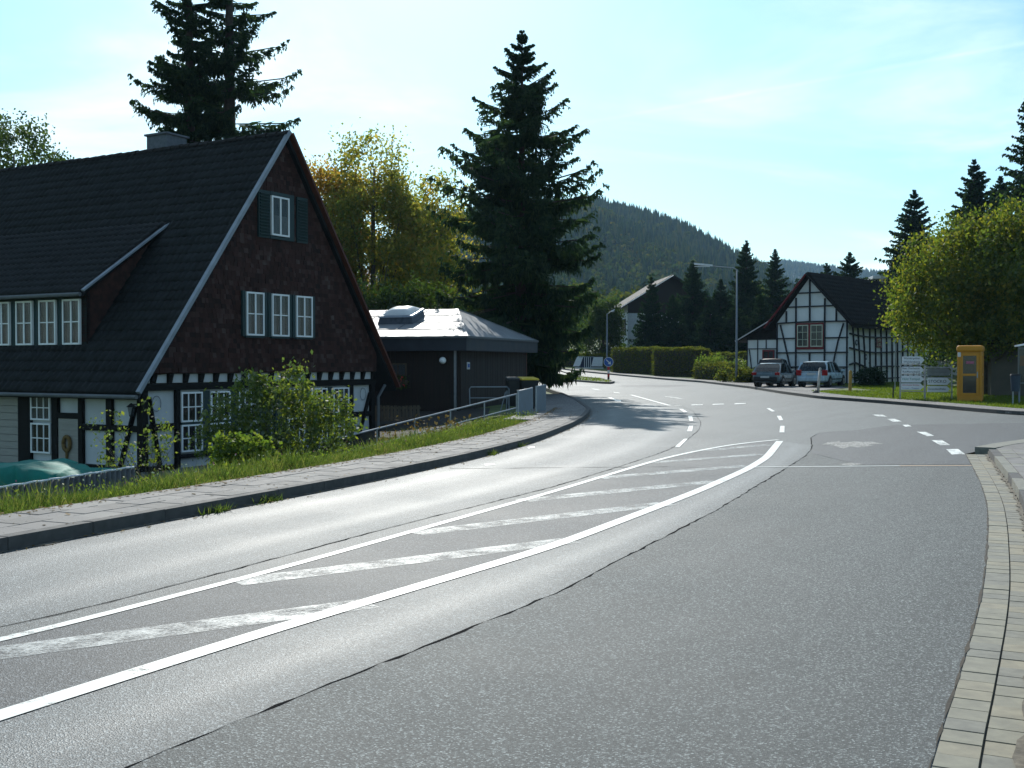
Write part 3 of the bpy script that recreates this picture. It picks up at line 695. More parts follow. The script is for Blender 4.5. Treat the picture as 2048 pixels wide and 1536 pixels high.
def rz_(x): return EZ + (x + .26) * SLL if x < AX else EZ + (10.55 - x) * SLR
box('wall', M['white_wall'], house, .04, GW - .04, .04, HL, -2.6, 1.38)
box('plinth', M['stone'], house, -.05, GW + .05, -.05, HL + .05, -2.7, -1.12)
gp = [(.0, -.16, 1.40), (GW, -.16, 1.40)] + [(x, -.16, rz_(x) - .12) for x in (GW, AX, .0)]
gw = MB().prism(gp, (0, .3, 0)).build('gable_wall', M['shingle'], house)
bgp = [(x, HL - .01, z) for x, y, z in gp]; MB().prism(bgp, (0, .25, 0)).build('rear_gable_wall', M['shingle'], house)
mb = MB(); z = 1.42; row = 0; random.seed(5)
while z < AZ - .3:                                         # courses of wooden shingles, each lapped over the next
    xl = max(.0, (z + .12 - EZ + .12) / SLL - .26); xr = min(GW, 10.55 - (z + .12 - EZ + .12) / SLR); x = xl - random.uniform(0, .16)
    while x < xr:
        w = random.uniform(.11, .19); a, b = max(x, xl), min(x + w - .006, xr)
        if b - a > .03:
            t = random.uniform(.018, .036); dz = random.uniform(-.012, .008)
            mb.add([(a, -.162 - t, z + dz), (b, -.162 - t * random.uniform(.8, 1.1), z + dz), (b, -.166, z + .2), (a, -.166, z + .2), (a, -.16, z + dz), (b, -.16, z + dz)], [(0, 1, 2, 3), (0, 4, 5, 1), (0, 3, 4), (1, 5, 2)])
        x += w
    z += .135; row += 1
tag(mb.build('shingles', M['shingles'], house), kind='stuff')
def tiles(name, p0, along, up, length, slope, m, parent, tw=.24, th=.34):
    "pantile courses: p0 lower corner, along/up unit vectors; each course steps over the one below"
    along, up = Vector(along).normalized(), Vector(up).normalized(); nrm = along.cross(up)
    if nrm.z < 0: nrm = -nrm
    p0 = Vector(p0); nt = int(length / tw); nc = int(math.ceil(slope / th)); seg = 4; prof = [.0, .030, .038, .014]
    V, Q = [], []
    for c in range(nc):
        lo, hi = c * th - .03, min(slope, (c + 1) * th + .02); b = len(V); k = nt * seg + 1
        for r, (d, lift) in enumerate(((lo, .0), (lo, .05), (hi, .012))):
            for i in range(k):
                j = (rng.uniform(-.006, .006) if r == 1 else 0)
                h = prof[i % seg] * (1 if r else 0) + lift + j
                V.append(p0 + along * (i * tw / seg) + up * (d + j) + nrm * h)
        for r in (0, 1):
            for i in range(k - 1): q = b + r * k + i; Q.append((q, q + 1, q + k + 1, q + k))
    return tag(fastmesh(name, V, np.array(Q), m=m, parent=parent), kind='stuff')
def roof_slab(name, m, parent, x0, z0, x1, z1, y0, y1, th=.16):
    return MB().prism([(x0, y0, z0), (x1, y0, z1), (x1, y0, z1 - th), (x0, y0, z0 - th)], (0, y1 - y0, 0)).build(name, m, parent)
roof_slab('roof', M['tile'], house, -.42, EZ - .16 * SLL, AX, AZ, -.32, HL + .4); roof_slab('roof', M['tile'], house, 10.72, EZ - .17 * SLR, AX + .002, AZ, -.32, HL + .4)
ul = Vector((AX + .42, 0, AZ - EZ + .16 * SLL)); tiles('roof_tiles', (-.44, -.30, EZ - .16 * SLL + .01), (0, 1, 0), ul, HL + .7, ul.length, M['tile'], house)
ur = Vector((AX - 10.72, 0, AZ - EZ + .17 * SLR)); tiles('roof_tiles', (10.74, -.30, EZ - .17 * SLR + .01), (0, 1, 0), ur, HL + .7, ur.length, M['tile'], house)
rt = MB(); n = 6
for e, (yy, r) in enumerate(((0, .15), (.40, .125))):
    for k in range(n + 1): t = math.pi * k / n; rt.v.append((AX + r * math.cos(t) * 1.1, yy, AZ - .02 + r * math.sin(t)))
for k in range(n): rt.f.append((k, k + 1, n + 2 + k, n + 1 + k))
rt.f.append(tuple(range(n + 1)))
r0 = rt.build('ridge_tile', M['tile_brown'], house); r0.location = (0, -.36, 0)
for i in range(1, 45):
    c = r0.copy(); COL.objects.link(c); c.parent = house; c.location = (random.uniform(-.01, .01), -.36 + i * .392, random.uniform(-.012, .012))
MB().beam((-.46, -.36, EZ - .16 * SLL + .02), (AX + .02, -.36, AZ + .08), .09, .13, (0, 1, 0)).build('verge_trim', M['verge'], house)
MB().beam((10.76, -.36, EZ - .17 * SLR - .02), (AX + .05, -.36, AZ + .03), .07, .24, (0, 1, 0)).build('barge_board', M['red_board'], house)
MB().tube([(-.50, -.34, EZ - .30), (-.50, HL + .3, EZ - .27)], .055, 8).build('gutter', M['zinc'], house)
MB().tube([(10.25, -.2, .95), (9.98, -.12, .55), (9.98, -.12, -1.3)], .05, 8).build('downpipe', M['zinc'], house)
box('eave_board', M['timber'], house, -.06, .0, .0, HL, .98, 1.12)
ch = box('chimney', M['slate'], house, AX + .1, AX + .95, 4.75, 5.65, 7.4, 8.98); box('chimney_cap', M['slate'], ch, AX + .04, AX + 1.01, 4.69, 5.71, 8.98, 9.04)
# joist ends under the jettied gable
box('jetty_infill', M['white_wall'], house, .0, GW, -.05, .03, 1.16, 1.39)
x = .28
while x < GW:
    MB().prism([(x - .075, -.17, 1.39), (x - .075, -.052, 1.39), (x - .075, -.052, 1.15), (x - .075, -.10, 1.15)], (.15, 0, 0)).build('joist_end', M['timber'], house); x += .555
TB = M['timber']
box('beam', TB, house, -.06, GW + .06, -.10, .04, .96, 1.145)
box('beam', TB, house, -.10, .03, .14, HL, .84, .98)
for (a, b) in ((-.06, .12), (1.08, 1.22), (9.66, GW + .06), (8.47, 8.70)): box('post', TB, house, a, b, -.07, .03, -1.1, .96)
for (a, b) in ((.12, 1.08), (8.70, 9.66)): box('rail', TB, house, a, b, -.065, .03, -.07, .09)
for (a, b) in ((.12, 1.10), (8.70, 9.66)): box('sill_beam', TB, house, a, b, -.08, .03, -1.1, -.66) if a > 5 else box('sill_beam', TB, house, a, b, -.08, .03, -1.12, -1.0)
MB().beam((.16, -.045, .80), (.52, -.045, -1.0), .05, .14, (0, -1, 0)).build('brace', TB, house); MB().beam((9.62, -.045, .70), (9.05, -.045, -.62), .05, .12, (0, -1, 0)).build('brace', TB, house)
for (a, b) in ((.03, .14), (1.08, 1.29), (2.20, 2.36), (3.18, 3.42), (4.30, 4.80)): box('post', TB, house, -.07, .03, a, b, -1.2, .84)
for (a, b) in ((.14, 1.08), (1.29, 2.20)):
    box('rail', TB, house, -.065, .03, a, b, -.10, .06); box('sill_beam', TB, house, -.08, .03, a, b, -1.16, -1.0)
box('lintel', TB, house, -.065, .03, 2.36, 3.18, .19, .34)
MB().beam((-.045, .22, .55), (-.045, .78, -1.0), .05, .13, (-1, 0, 0)).build('brace', TB, house)
for a0, a1 in ((1.24, 2.0), (2.31, 3.06), (3.4, 4.15), (5.5, 6.25), (6.58, 7.33), (7.64, 8.44)):
    win(house, 'y', a0, a1, .10, .90, 3, 2, M['white_frame'], -.03, 'net' if a0 > 7 else None, .028, .045)
    win(house, 'y', a0, a1, -.70, .03, 3, 2, M['white_frame'], -.03, None, .028, .045)
    box('window_rail', M['teal'], house, a0, a1, -.085, -.0, .035, .096)
for a, b in ((2.02, 2.29), (3.08, 3.38), (4.17, 4.75), (4.95, 5.48), (6.27, 6.56), (7.35, 7.62)): box('shutter', M['teal'], house, a, b, -.075, .02, -.75, .93, .01)
box('sill_beam', TB, house, 1.22, 8.47, -.09, .03, -.86, -.76)
win(house, 'x-', 3.46, 4.26, .12, .80, 3, 2, M['white_frame'], -.02, 'net', .028, .045); win(house, 'x-', 3.46, 4.26, -.78, .04, 3, 2, M['white_frame'], -.02, None, .028, .045)
dr = box('door', M['beige_board'], house, -.035, .02, 2.37, 3.17, -1.7, .185)
for i in range(12): box('door_board', M['beige_board'], dr, -.05, -.036, 2.38, 3.16, -1.69 + i * .156, -1.69 + i * .156 + .148, .004)
for i in range(13): box('shutter_board', M['beige_board'], house, -.06, .0, 4.82, 8.2, -1.9 + i * .2, -1.9 + i * .2 + .19, .006)
box('fascia_board', M['beige_board'], house, -.11, .03, 4.95, 8.3, .72, .83)
# upper windows
for a0, a1 in ((3.54, 4.26), (4.60, 5.34), (5.67, 6.41)): win(house, 'y', a0, a1, 2.46, 3.70, 2, 2, M['white_frame'], -.21, 'sides', .03, .05, True)
for a0, a1 in ((3.40, 3.52), (4.29, 4.42), (4.46, 4.58), (5.37, 5.49), (5.53, 5.65), (6.43, 6.56)): box('shutter', M['teal'], house, a0, a1, -.245, -.17, 2.44, 3.72)
for a0, a1 in ((3.52, 4.28), (4.58, 5.36), (5.65, 6.43)): box('window_sill', M['teal'], house, a0, a1, -.26, -.17, 2.40, 2.45)
win(house, 'y', 4.60, 5.36, 5.40, 6.55, 2, 1, M['white_frame'], -.21, 'half', .03, .05, True)
box('window_surround', M['teal'], house, 5.37, 5.60, -.25, -.17, 5.34, 6.64); box('window_surround', M['teal'], house, 4.56, 5.60, -.252, -.17, 5.30, 5.38); box('window_surround', M['teal'], house, 4.56, 5.60, -.252, -.17, 6.57, 6.67)
for a0, a1 in ((4.08, 4.57), (5.76, 6.24)):
    sh = box('shutter', M['teal'], house, a0, a1, -.235, -.17, 5.30, 6.66)
    for i in range(14): MB().beam((a0 + .05, -.25, 5.38 + i * .09), (a1 - .05, -.25, 5.38 + i * .09), .035, .05, (0, -.6, 1)).build('slat', M['teal'], sh)
# shed dormer
DX, DT, DZ = .45, 2.62, 3.70
MB().prism([(DX, DT, rz_(DX) - .1), (DX, DT, DZ - .12), (3.1, DT, rz_(3.1) - .12)], (0, .2, 0)).build('dormer_cheek', M['shingle'], house)
box('dormer_wall', M['teal'], house, DX, DX + .12, DT, 11.5, 1.9, DZ - .06)
dmz = DZ + .02; ud = Vector((3.35, 0, rz_(3.2) - dmz + .28))
MB().prism([(DX - .28, DT - .18, dmz - .14), (3.3, DT - .18, rz_(3.3) + .02), (3.3, DT - .18, rz_(3.3) - .10), (DX - .28, DT - .18, dmz - .26)], (0, 9.2, 0)).build('dormer_roof', M['tile'], house)
tiles('dormer_tiles', (DX - .30, DT - .16, dmz - .12), (0, 1, 0), (3.3 - DX + .28, 0, rz_(3.3) + .16 - dmz), 9.1, math.hypot(3.58 - DX, rz_(3.3) + .16 - dmz) - .2, M['tile'], house)
MB().beam((DX - .30, DT - .21, dmz - .10), (3.2, DT - .21, rz_(3.2) + .04), .05, .12, (0, 1, 0)).build('dormer_verge', M['verge'], house)
MB().tube([(DX - .33, DT - .15, dmz - .2), (DX - .33, 11.6, dmz - .2)], .06, 8).build('gutter', M['zinc'], house)
for i in range(6):
    t = 2.82 + i * .98
    win(house, 'x-', t, t + .70, 2.18, 3.42, 2, 2, M['white_frame'], DX - .005, 'sides', .03, .05, True)
# small things on the house front
wr = thing('door_wreath', 'dried flower wreath with hanging tails on the beige boarded door', 'wreath', (0, 0, 0)); wr.matrix_world = Matrix.Translation((-9.45, 28, 0)) @ Matrix.Rotation(HA, 4, 'Z')
tr = MB().tube([(-.10, 2.77 + .13 * math.cos(t), -.48 + .19 * math.sin(t)) for t in np.linspace(0, 6.283, 15)], .055, 7); tr.build('ring', M['straw'], wr, True)
MB().tube([(-.09, 2.77, -.66), (-.09, 2.79, -.9), (-.09, 2.76, -1.15)], [.05, .035, .015], 6).build('tail', M['straw'], wr)
ln = thing('wall_lantern', 'small black lantern on a bracket at the house corner', 'lantern'); ln.matrix_world = wr.matrix_world
MB().beam((-.07, .1, .62), (-.30, .1, .62), .025, .025).build('bracket', M['car_black'], ln); MB().tube([(-.28, .1, .56), (-.28, .1, .34)], [.10, .06], 6).build('glass_body', M['glass'], ln)
MB().tube([(-.28, .1, .56), (-.28, .1, .66)], [.14, .01], 6).build('cap', M['car_black'], ln); MB().tube([(-.28, .1, .34), (-.28, .1, .30)], [.065, .03], 6).build('base', M['car_black'], ln)
for k, (s, z, lab) in enumerate(((.45, .62, 'wire ring ornament on the white panel by the house corner post'), (9.28, .66, 'wire ring ornament on the last white panel of the gable front'))):
    o = thing('ring_ornament', lab, 'ornament', group='ring ornaments on the farmhouse'); o.matrix_world = wr.matrix_world
    MB().tube([(s + .15 * math.cos(t), -.012, z + .2 * math.sin(t)) for t in np.linspace(0, 6.283, 17)], .008, 5).build('ring', M['zinc'], o)

# ------------------------------------------------------------------ flat dark bungalow behind it
BA = math.atan2(-.325, .946)
bung = thing('bungalow', 'low dark brown clad bungalow with grey felt hipped roof and deep fascia', 'house', (-1.66, 40.0, 0), BA)
ew, ed, ez, pz = 13.0, 8.56, 2.66, 3.90
box('wall', M['dark_clad'], bung, -ew + .4, -.42, .42, ed - .4, -1.4, 2.2)
i = 0; x = -.42
while x > -7.6: box('plank', M['dark_clad'], bung, x - .195, x, .38 - .008 * (i % 3), .42, -1.3, 2.16, .006); x -= .2; i += 1
y = .42
while y < ed - .5: box('plank', M['dark_clad'], bung, -.42, -.385 + .006 * (i % 3), y, y + .195, -1.0, 2.16, .006); y += .2; i += 1
box('corner_board', M['red_board'], bung, -.43, -.37, ed - .46, ed - .36, -.6, 2.16)
MB().box(-ew, 0, 0, ed, 2.14, ez - .02).build('fascia', M['fascia'], bung)
box('gutter', M['zinc'], bung, -ew - .02, .03, -.05, -.002, ez - .06, ez + .02); box('gutter', M['zinc'], bung, .002, .05, -.05, ed, ez - .06, ez + .02)
rf = MB(); rf.add([(-ew, 0, ez), (0, 0, ez), (0, ed, ez), (-ew, ed, ez), (-2.1, ed / 2, pz), (-ew + 2, ed / 2, pz)], [(0, 1, 4, 5), (1, 2, 4), (2, 3, 5, 4), (3, 0, 5), (0, 3, 2, 1)]); rf = rf.build('roof', M['bitumen'], bung)
for xs in (-3.0, -4.9, -6.1, -7.3, -8.5): MB().beam((xs - .3, .02, ez + .012), (xs - .3, ed / 2 - .05, pz + .008), .03, .012).build('felt_seam', M['slate'], rf)
for k in (1, 2, 3): f = k / 4; MB().beam((-ew + .5 * f * 4, ed / 2 * f, ez + (pz - ez) * f + .010), (-2.1 * f - .05, ed / 2 * f, ez + (pz - ez) * f + .010), .03, .012).build('felt_seam', M['slate'], rf)
for a, b in (((0, 0, ez), (-2.1, ed / 2, pz)), ((0, ed, ez), (-2.1, ed / 2, pz))): MB().beam(a, b, .12, .03).build('hip_cap', M['bitumen'], rf)
sk = thing('skylight', 'domed skylight on a dark upstand in the felt bungalow roof', 'skylight', (-1.66, 40.0, 0), BA)
sx, sy = -3.75, 2.5; szz = ez + sy / (ed / 2) * (pz - ez)
def tilt(pts): return [(x, y, z + (y - sy) / (ed / 2) * (pz - ez)) for x, y, z in pts]
MB().add(tilt([(sx - .78, sy - .62, szz - .1), (sx + .78, sy - .62, szz - .1), (sx + .78, sy + .62, szz - .1), (sx - .78, sy + .62, szz - .1), (sx - .70, sy - .55, szz + .26), (sx + .70, sy - .55, szz + .26), (sx + .70, sy + .55, szz + .26), (sx - .70, sy + .55, szz + .26)]),
         [(0, 3, 2, 1), (4, 5, 6, 7), (0, 1, 5, 4), (1, 2, 6, 5), (2, 3, 7, 6), (3, 0, 4, 7)]).build('upstand', M['slate'], sk)
MB().add(tilt([(sx - .76, sy - .60, szz + .262), (sx + .76, sy - .60, szz + .262), (sx + .76, sy + .60, szz + .262), (sx - .76, sy + .60, szz + .262), (sx - .72, sy - .56, szz + .33), (sx + .72, sy - .56, szz + .33), (sx + .72, sy + .56, szz + .33), (sx - .72, sy + .56, szz + .33)]),
         [(0, 3, 2, 1), (4, 5, 6, 7), (0, 1, 5, 4), (1, 2, 6, 5), (2, 3, 7, 6), (3, 0, 4, 7)]).build('frame', M['steel'], sk)
dm = MB(); nn = 8
for j in range(nn + 1):
    for i in range(nn + 1):
        u, v = -1 + 2 * i / nn, -1 + 2 * j / nn; dm.v.append(tilt([(sx + .66 * u, sy + .50 * v, szz + .332 + .20 * (1 - u ** 4) * (1 - v ** 4))])[0])
for j in range(nn):
    for i in range(nn): q = j * (nn + 1) + i; dm.f.append((q, q + 1, q + nn + 2, q + nn + 1))
dm.build('dome', plain('milky_dome', (.55, .57, .57), .18, .05, 3), sk, True)
box('downpipe', M['steel'], bung, -.62, -.54, .30, .375, -1.0, 2.14)
win(bung, 'y', -3.25, -2.55, 1.2, 1.68, 2, 1, M['wood_old'], .37, 'net', .04, .05)
lp = thing('globe_lamp', 'white globe lamp on the dark bungalow wall', 'lamp', (-1.66, 40.0, 0), BA)
MB().tube([(-1.0, .36, 1.78), (-1.0, .22, 1.78)], .03, 6).build('arm', M['steel'], lp)
bm = bmesh.new(); bmesh.ops.create_uvsphere(bm, u_segments=14, v_segments=9, radius=.13); me = bpy.data.meshes.new('globe'); bm.to_mesh(me); bm.free()
g = put('globe', me, M['globe'], lp); g.location = (-1.0, .14, 1.78); me.polygons.foreach_set('use_smooth', [True] * len(me.polygons))
fb = thing('flower_box', 'window box with a few red flowers below the small bungalow window', 'flower box', (-1.66 + .8 * .946, 40.0 - .8 * .325, 0), BA)
box('trough', M['wood_old'], fb, -4.1, -3.3, .1, .34, .86, 1.05)
n = 260; P = np.c_[rng.uniform(-4.15, -3.25, n), rng.uniform(.0, .36, n), rng.uniform(.7, 1.2, n)]; D = rdir(n) * .1; V, Q = cards(P, D, np.cross(D, rdir(n)) * .4); fastmesh('foliage', V, Q, m=M['green_leaf'], parent=fb)
n = 40; P = np.c_[rng.uniform(-4.1, -3.3, n), rng.uniform(-.05, .1, n), rng.uniform(.75, 1.2, n)]; D = rdir(n) * .07; V, Q = cards(P, D, np.cross(D, rdir(n)) * .6); fastmesh('blossom', V, Q, m=M['red'], parent=fb)
nb = thing('number_plaque', 'small pale blue plaque on the bungalow wall right of the downpipe', 'plaque', (-1.66, 40, 0), BA)
o = box('plate', M['panel_grey'], nb, -.365, -.345, .95, 1.25, 1.45, 1.72, .01); box('motif', M['sign_blue'], nb, -.344, -.338, 1.0, 1.2, 1.52, 1.66)

# ------------------------------------------------------------------ half-timbered house across the road
d2 = 74.0; x2 = (1553 - 1024) / F * d2; z2 = zr(70) + .05; H2A = R(-42)
h2o = thing('timbered_cottage', 'white and black half-timbered cottage with brown tiled roof across the road', 'house', (x2, d2, z2), H2A); h2o.scale = (1, 1, 1.16)
W2, L2, E2, A2, X2 = 5.1, 13.5, 3.55, 6.15, 2.42
BB = M['beam_blue']
MB().prism([(0, 0, -.4), (W2, 0, -.4), (W2, 0, E2), (X2, 0, A2 - .05), (0, 0, E2 - .05)], (0, L2, 0)).build('wall', M['house_white'], h2o)
def bm2(a, b, w=.13, name='beam'): MB().beam((a[0], -.02, a[1]), (b[0], -.02, b[1]), .07, w * 1.75, (0, -1, 0)).build(name, BB, h2o)
for z in (-.05, 1.12, 2.02, 2.85): pass
zl = {'sill': .0, 'a': .98, 'b': 1.72, 'c': 2.58, 'd': 3.52, 'e': 4.42, 'f': 5.22}
bm2((0, .98), (W2, .98), .17, 'rail'); bm2((0, 1.80), (W2, 1.80), .12, 'rail'); bm2((0, 2.62), (1.45, 2.62), .11, 'rail'); bm2((3.55, 2.62), (W2, 2.62), .11, 'rail')
bm2((0, 3.50), (2.4, 3.56), .15, 'rail'); bm2((2.4, 3.56), (W2, 3.53), .15, 'rail'); bm2((.9, 4.42), (4.15, 4.42), .11, 'rail'); bm2((1.6, 5.20), (3.25, 5.20), .10, 'rail'); bm2((0, .02), (W2, .02), .2, 'sill_beam')
for x, a, b in ((.06, 0, 3.55), (W2 - .06, 0, 3.6), (1.45, 0, 4.95), (X2 + .02, 0, 1.8), (X2 + .02, 3.56, 6.0), (3.50, 0, 4.85), (.75, 3.5, 4.2), (4.3, 3.55, 4.35)): bm2((x, a), (x, b), .13, 'post')
for a, b in (((.30, 3.42), (.62, 2.4)), ((.62, 2.4), (1.02, 1.0)), ((4.80, 3.42), (4.42, 2.4)), ((4.42, 2.4), (4.05, 1.0)), ((.25, .9), (.75, .02)), ((4.85, .9), (4.25, .02))): bm2(a, b, .11, 'brace')
for a0, a1 in ((1.56, 2.36), (2.52, 3.38)):
    win(h2o, 'y', a0, a1, 2.12, 3.38, 2, 3, plain('pale_sash', (.50, .52, .40), .5, .1, 5), -.055, 'net', .03, .06)
for a in ((1.50, 1.56), (2.36, 2.52), (3.38, 3.46)): box('window_surround', M['sash_red'], h2o, a[0], a[1], -.10, .02, 2.02, 3.46)
box('window_surround', M['sash_red'], h2o, 1.50, 3.46, -.11, .02, 1.98, 2.11); box('window_surround', M['sash_red'], h2o, 1.50, 3.46, -.11, .02, 3.39, 3.48)
# long wall with sagging rails
def sx2(t, z): return W2 + .02 - .0 * t
def sag(name, pts, w=.1):
    mb = MB()
    for a, b in zip(pts[:-1], pts[1:]): mb.beam((W2 + .02, a[0], a[1]), (W2 + .02, b[0], b[1]), .07, w * 1.5, (1, 0, 0))
    mb.build(name, BB, h2o)
for z, s in ((2.75, .05), (1.95, .12), (.35, .05), (-.3, .02)): sag('rail', [(.1, z + .1), (1.2, z), (2.6, z - s), (4.2, z - s * 1.2), (6.5, z - s * .8), (9.4, z), (13.4, z)], .13)
sag('rail', [(.1, 1.12), (.9, 1.22), (2.0, 1.05), (3.2, .80), (4.2, 1.0), (6.5, 1.02), (9.4, 1.0), (13.4, 1.0)], .15)
for k, t in enumerate((.75, 1.5, 2.3, 3.1, 4.0, 4.9, 5.8, 6.7, 7.6, 8.5, 9.4, 10.4, 11.4, 12.4, 13.4)): sag('post', [(t + (.0 if k > 2 else -.25), 3.5), (t + .1, 1.6), (t + .18, -.3)], .10)
for t, z in ((1.15, 2.35), (2.6, 1.55)):
    o = MB().tube([(W2 + .015, t, z), (W2 + .05, t, z)], .17, 14).build('round_plaque', M['slate'], h2o); MB().tube([(W2 + .05, t, z), (W2 + .065, t, z)], .08, 10).build('round_plaque_centre', M['panel_grey'], o)
win(h2o, 'x+', 4.2, 4.95, 2.1, 2.7, 2, 2, M['sash_red'], W2 + .02, 'net', .04, .07)
s2l, s2r = (A2 - E2) / (X2 + .45), (A2 - E2) / (W2 + .5 - X2)
roof_slab('roof', M['tile_brown'], h2o, -.55, E2 - .25, X2, A2 + .18, -.55, L2 + .3, .2); roof_slab('roof', M['tile_brown'], h2o, W2 + .55, E2 - .22, X2 + .002, A2 + .18, -.55, L2 + .3, .2)
uu = Vector((X2 - W2 - .55, 0, A2 + .4 - E2)); tiles('roof_tiles', (W2 + .57, -.53, E2 - .21), (0, 1, 0), uu, L2 + .8, uu.length, M['tile_brown'], h2o, .3, .36)
MB().beam((-.58, -.58, E2 - .31), (X2, -.58, A2 + .06), .05, .36, (0, 1, 0)).build('barge_board', M['sash_red'], h2o)
MB().beam((W2 + .58, -.58, E2 - .28), (X2, -.58, A2 + .10), .05, .2, (0, 1, 0)).build('barge_board', M['tile_brown'], h2o)
wing = MB().box(-2.6, -.02, .6, 5.5, -.4, 2.75).build('side_wing', M['house_white'], h2o)
wr2 = MB().prism([(-3.15, .1, 2.55), (-.03, .1, 3.95), (-.03, .1, 3.83), (-3.15, .1, 2.43)], (0, 5.8, 0)).build('wing_roof', M['tile_brown'], h2o)
MB().beam((-3.2, .07, 2.51), (-.03, .07, 3.92), .05, .12, (0, 1, 0)).build('wing_verge', M['panel_grey'], h2o)
def bm3(a, b, w=.1): MB().beam((a[0], .58, a[1]), (b[0], .58, b[1]), .05, w, (0, -1, 0)).build('beam', BB, h2o)
for a, b in (((-2.58, 2.05), (0, 2.05)), ((-2.58, .9), (-.0, .9)), ((-2.58, 2.6), (0, 2.6)), ((-1.75, -.2), (-1.75, 2.6)), ((-2.4, 2.0), (-2.05, -.2)), ((-1.1, -.2), (-1.1, .9)), ((-1.1, 2.05), (-1.1, 2.6)), ((-.3, -.2), (-.3, 2.6)), ((-2.56, -.2), (-2.56, 2.6))): bm3(a, b)
win(h2o, 'y', -1.35, -.45, .98, 1.98, 2, 2, M['sash_red'], .55, 'net', .04, .09)
MB().prism([(-2.6, .59, 2.62), (-.02, .59, 2.62), (-.02, .59, 3.8), (-2.6, .59, 2.75)], (0, .2, 0)).build('wing_gable', M['tile_brown'], h2o)

# white gabled house among the spruces, and the pale house behind the maple
wh = thing('white_house', 'white clad house with dark gable half hidden by spruces below the hill', 'house', ((1255 - 1024) / F * 118, 118, zr(112) + .2), R(4)); wh.scale = (1.13, 1.13, 1.13)
box('wall', M['white_wall'], wh, 0, 8.5, 0, 9, -.5, 6.2)
for i in range(24): box('weatherboard', M['panel_grey'], wh, .05, 8.4, -.05, .0, .3 + i * .2, .3 + i * .2 + .185, .01)
MB().prism([(.02, -.06, 5.2), (8.48, -.06, 5.2), (8.48, -.06, 6.1), (4.25, -.06, 8.55), (.02, -.06, 6.1)], (0, .05, 0)).build('gable_boarding', M['dark_clad'], wh)
MB().prism([(0, -.02, 6.1), (8.5, -.02, 6.1), (4.25, -.02, 8.6)], (0, 9, 0)).build('gable_wall', M['dark_clad'], wh)
for sg, xa in ((1, -.7), (-1, 9.2)): MB().prism([(xa, -.7, 5.8), (4.25, -.7, 8.85), (4.25, -.7, 8.62), (xa, -.7, 5.57)], (0, 10.2, 0)).build('roof', M['tile_brown'], wh)
MB().beam((-.75, -.75, 5.7), (4.25, -.75, 8.75), .06, .22, (0, 1, 0)).build('barge_board', M['white_frame'], wh)
win(wh, 'x-', 1.0, 3.0, 3.2, 4.7, 2, 2, M['dark_clad'], -.0, 'net', .04, .08)
ph = thing('pale_house', 'flat white roof edge of a house standing behind the turning maple', 'house', (32.2, 96, zr(90)), R(-8))
box('wall', M['white_wall'], ph, 0, 9, 0, 7, -.5, 8.6); box('roof_edge', M['panel_grey'], ph, -.7, 9.5, -.6, 7.5, 8.6, 8.85); box('chimney', M['slate'], ph, 1.1, 1.9, 1.0, 1.8, 8.85, 10.4)
win(ph, 'y', 1.0, 2.2, 5.6, 7.0, 2, 2, M['white_frame'], -.01, 'net', .05, .07)

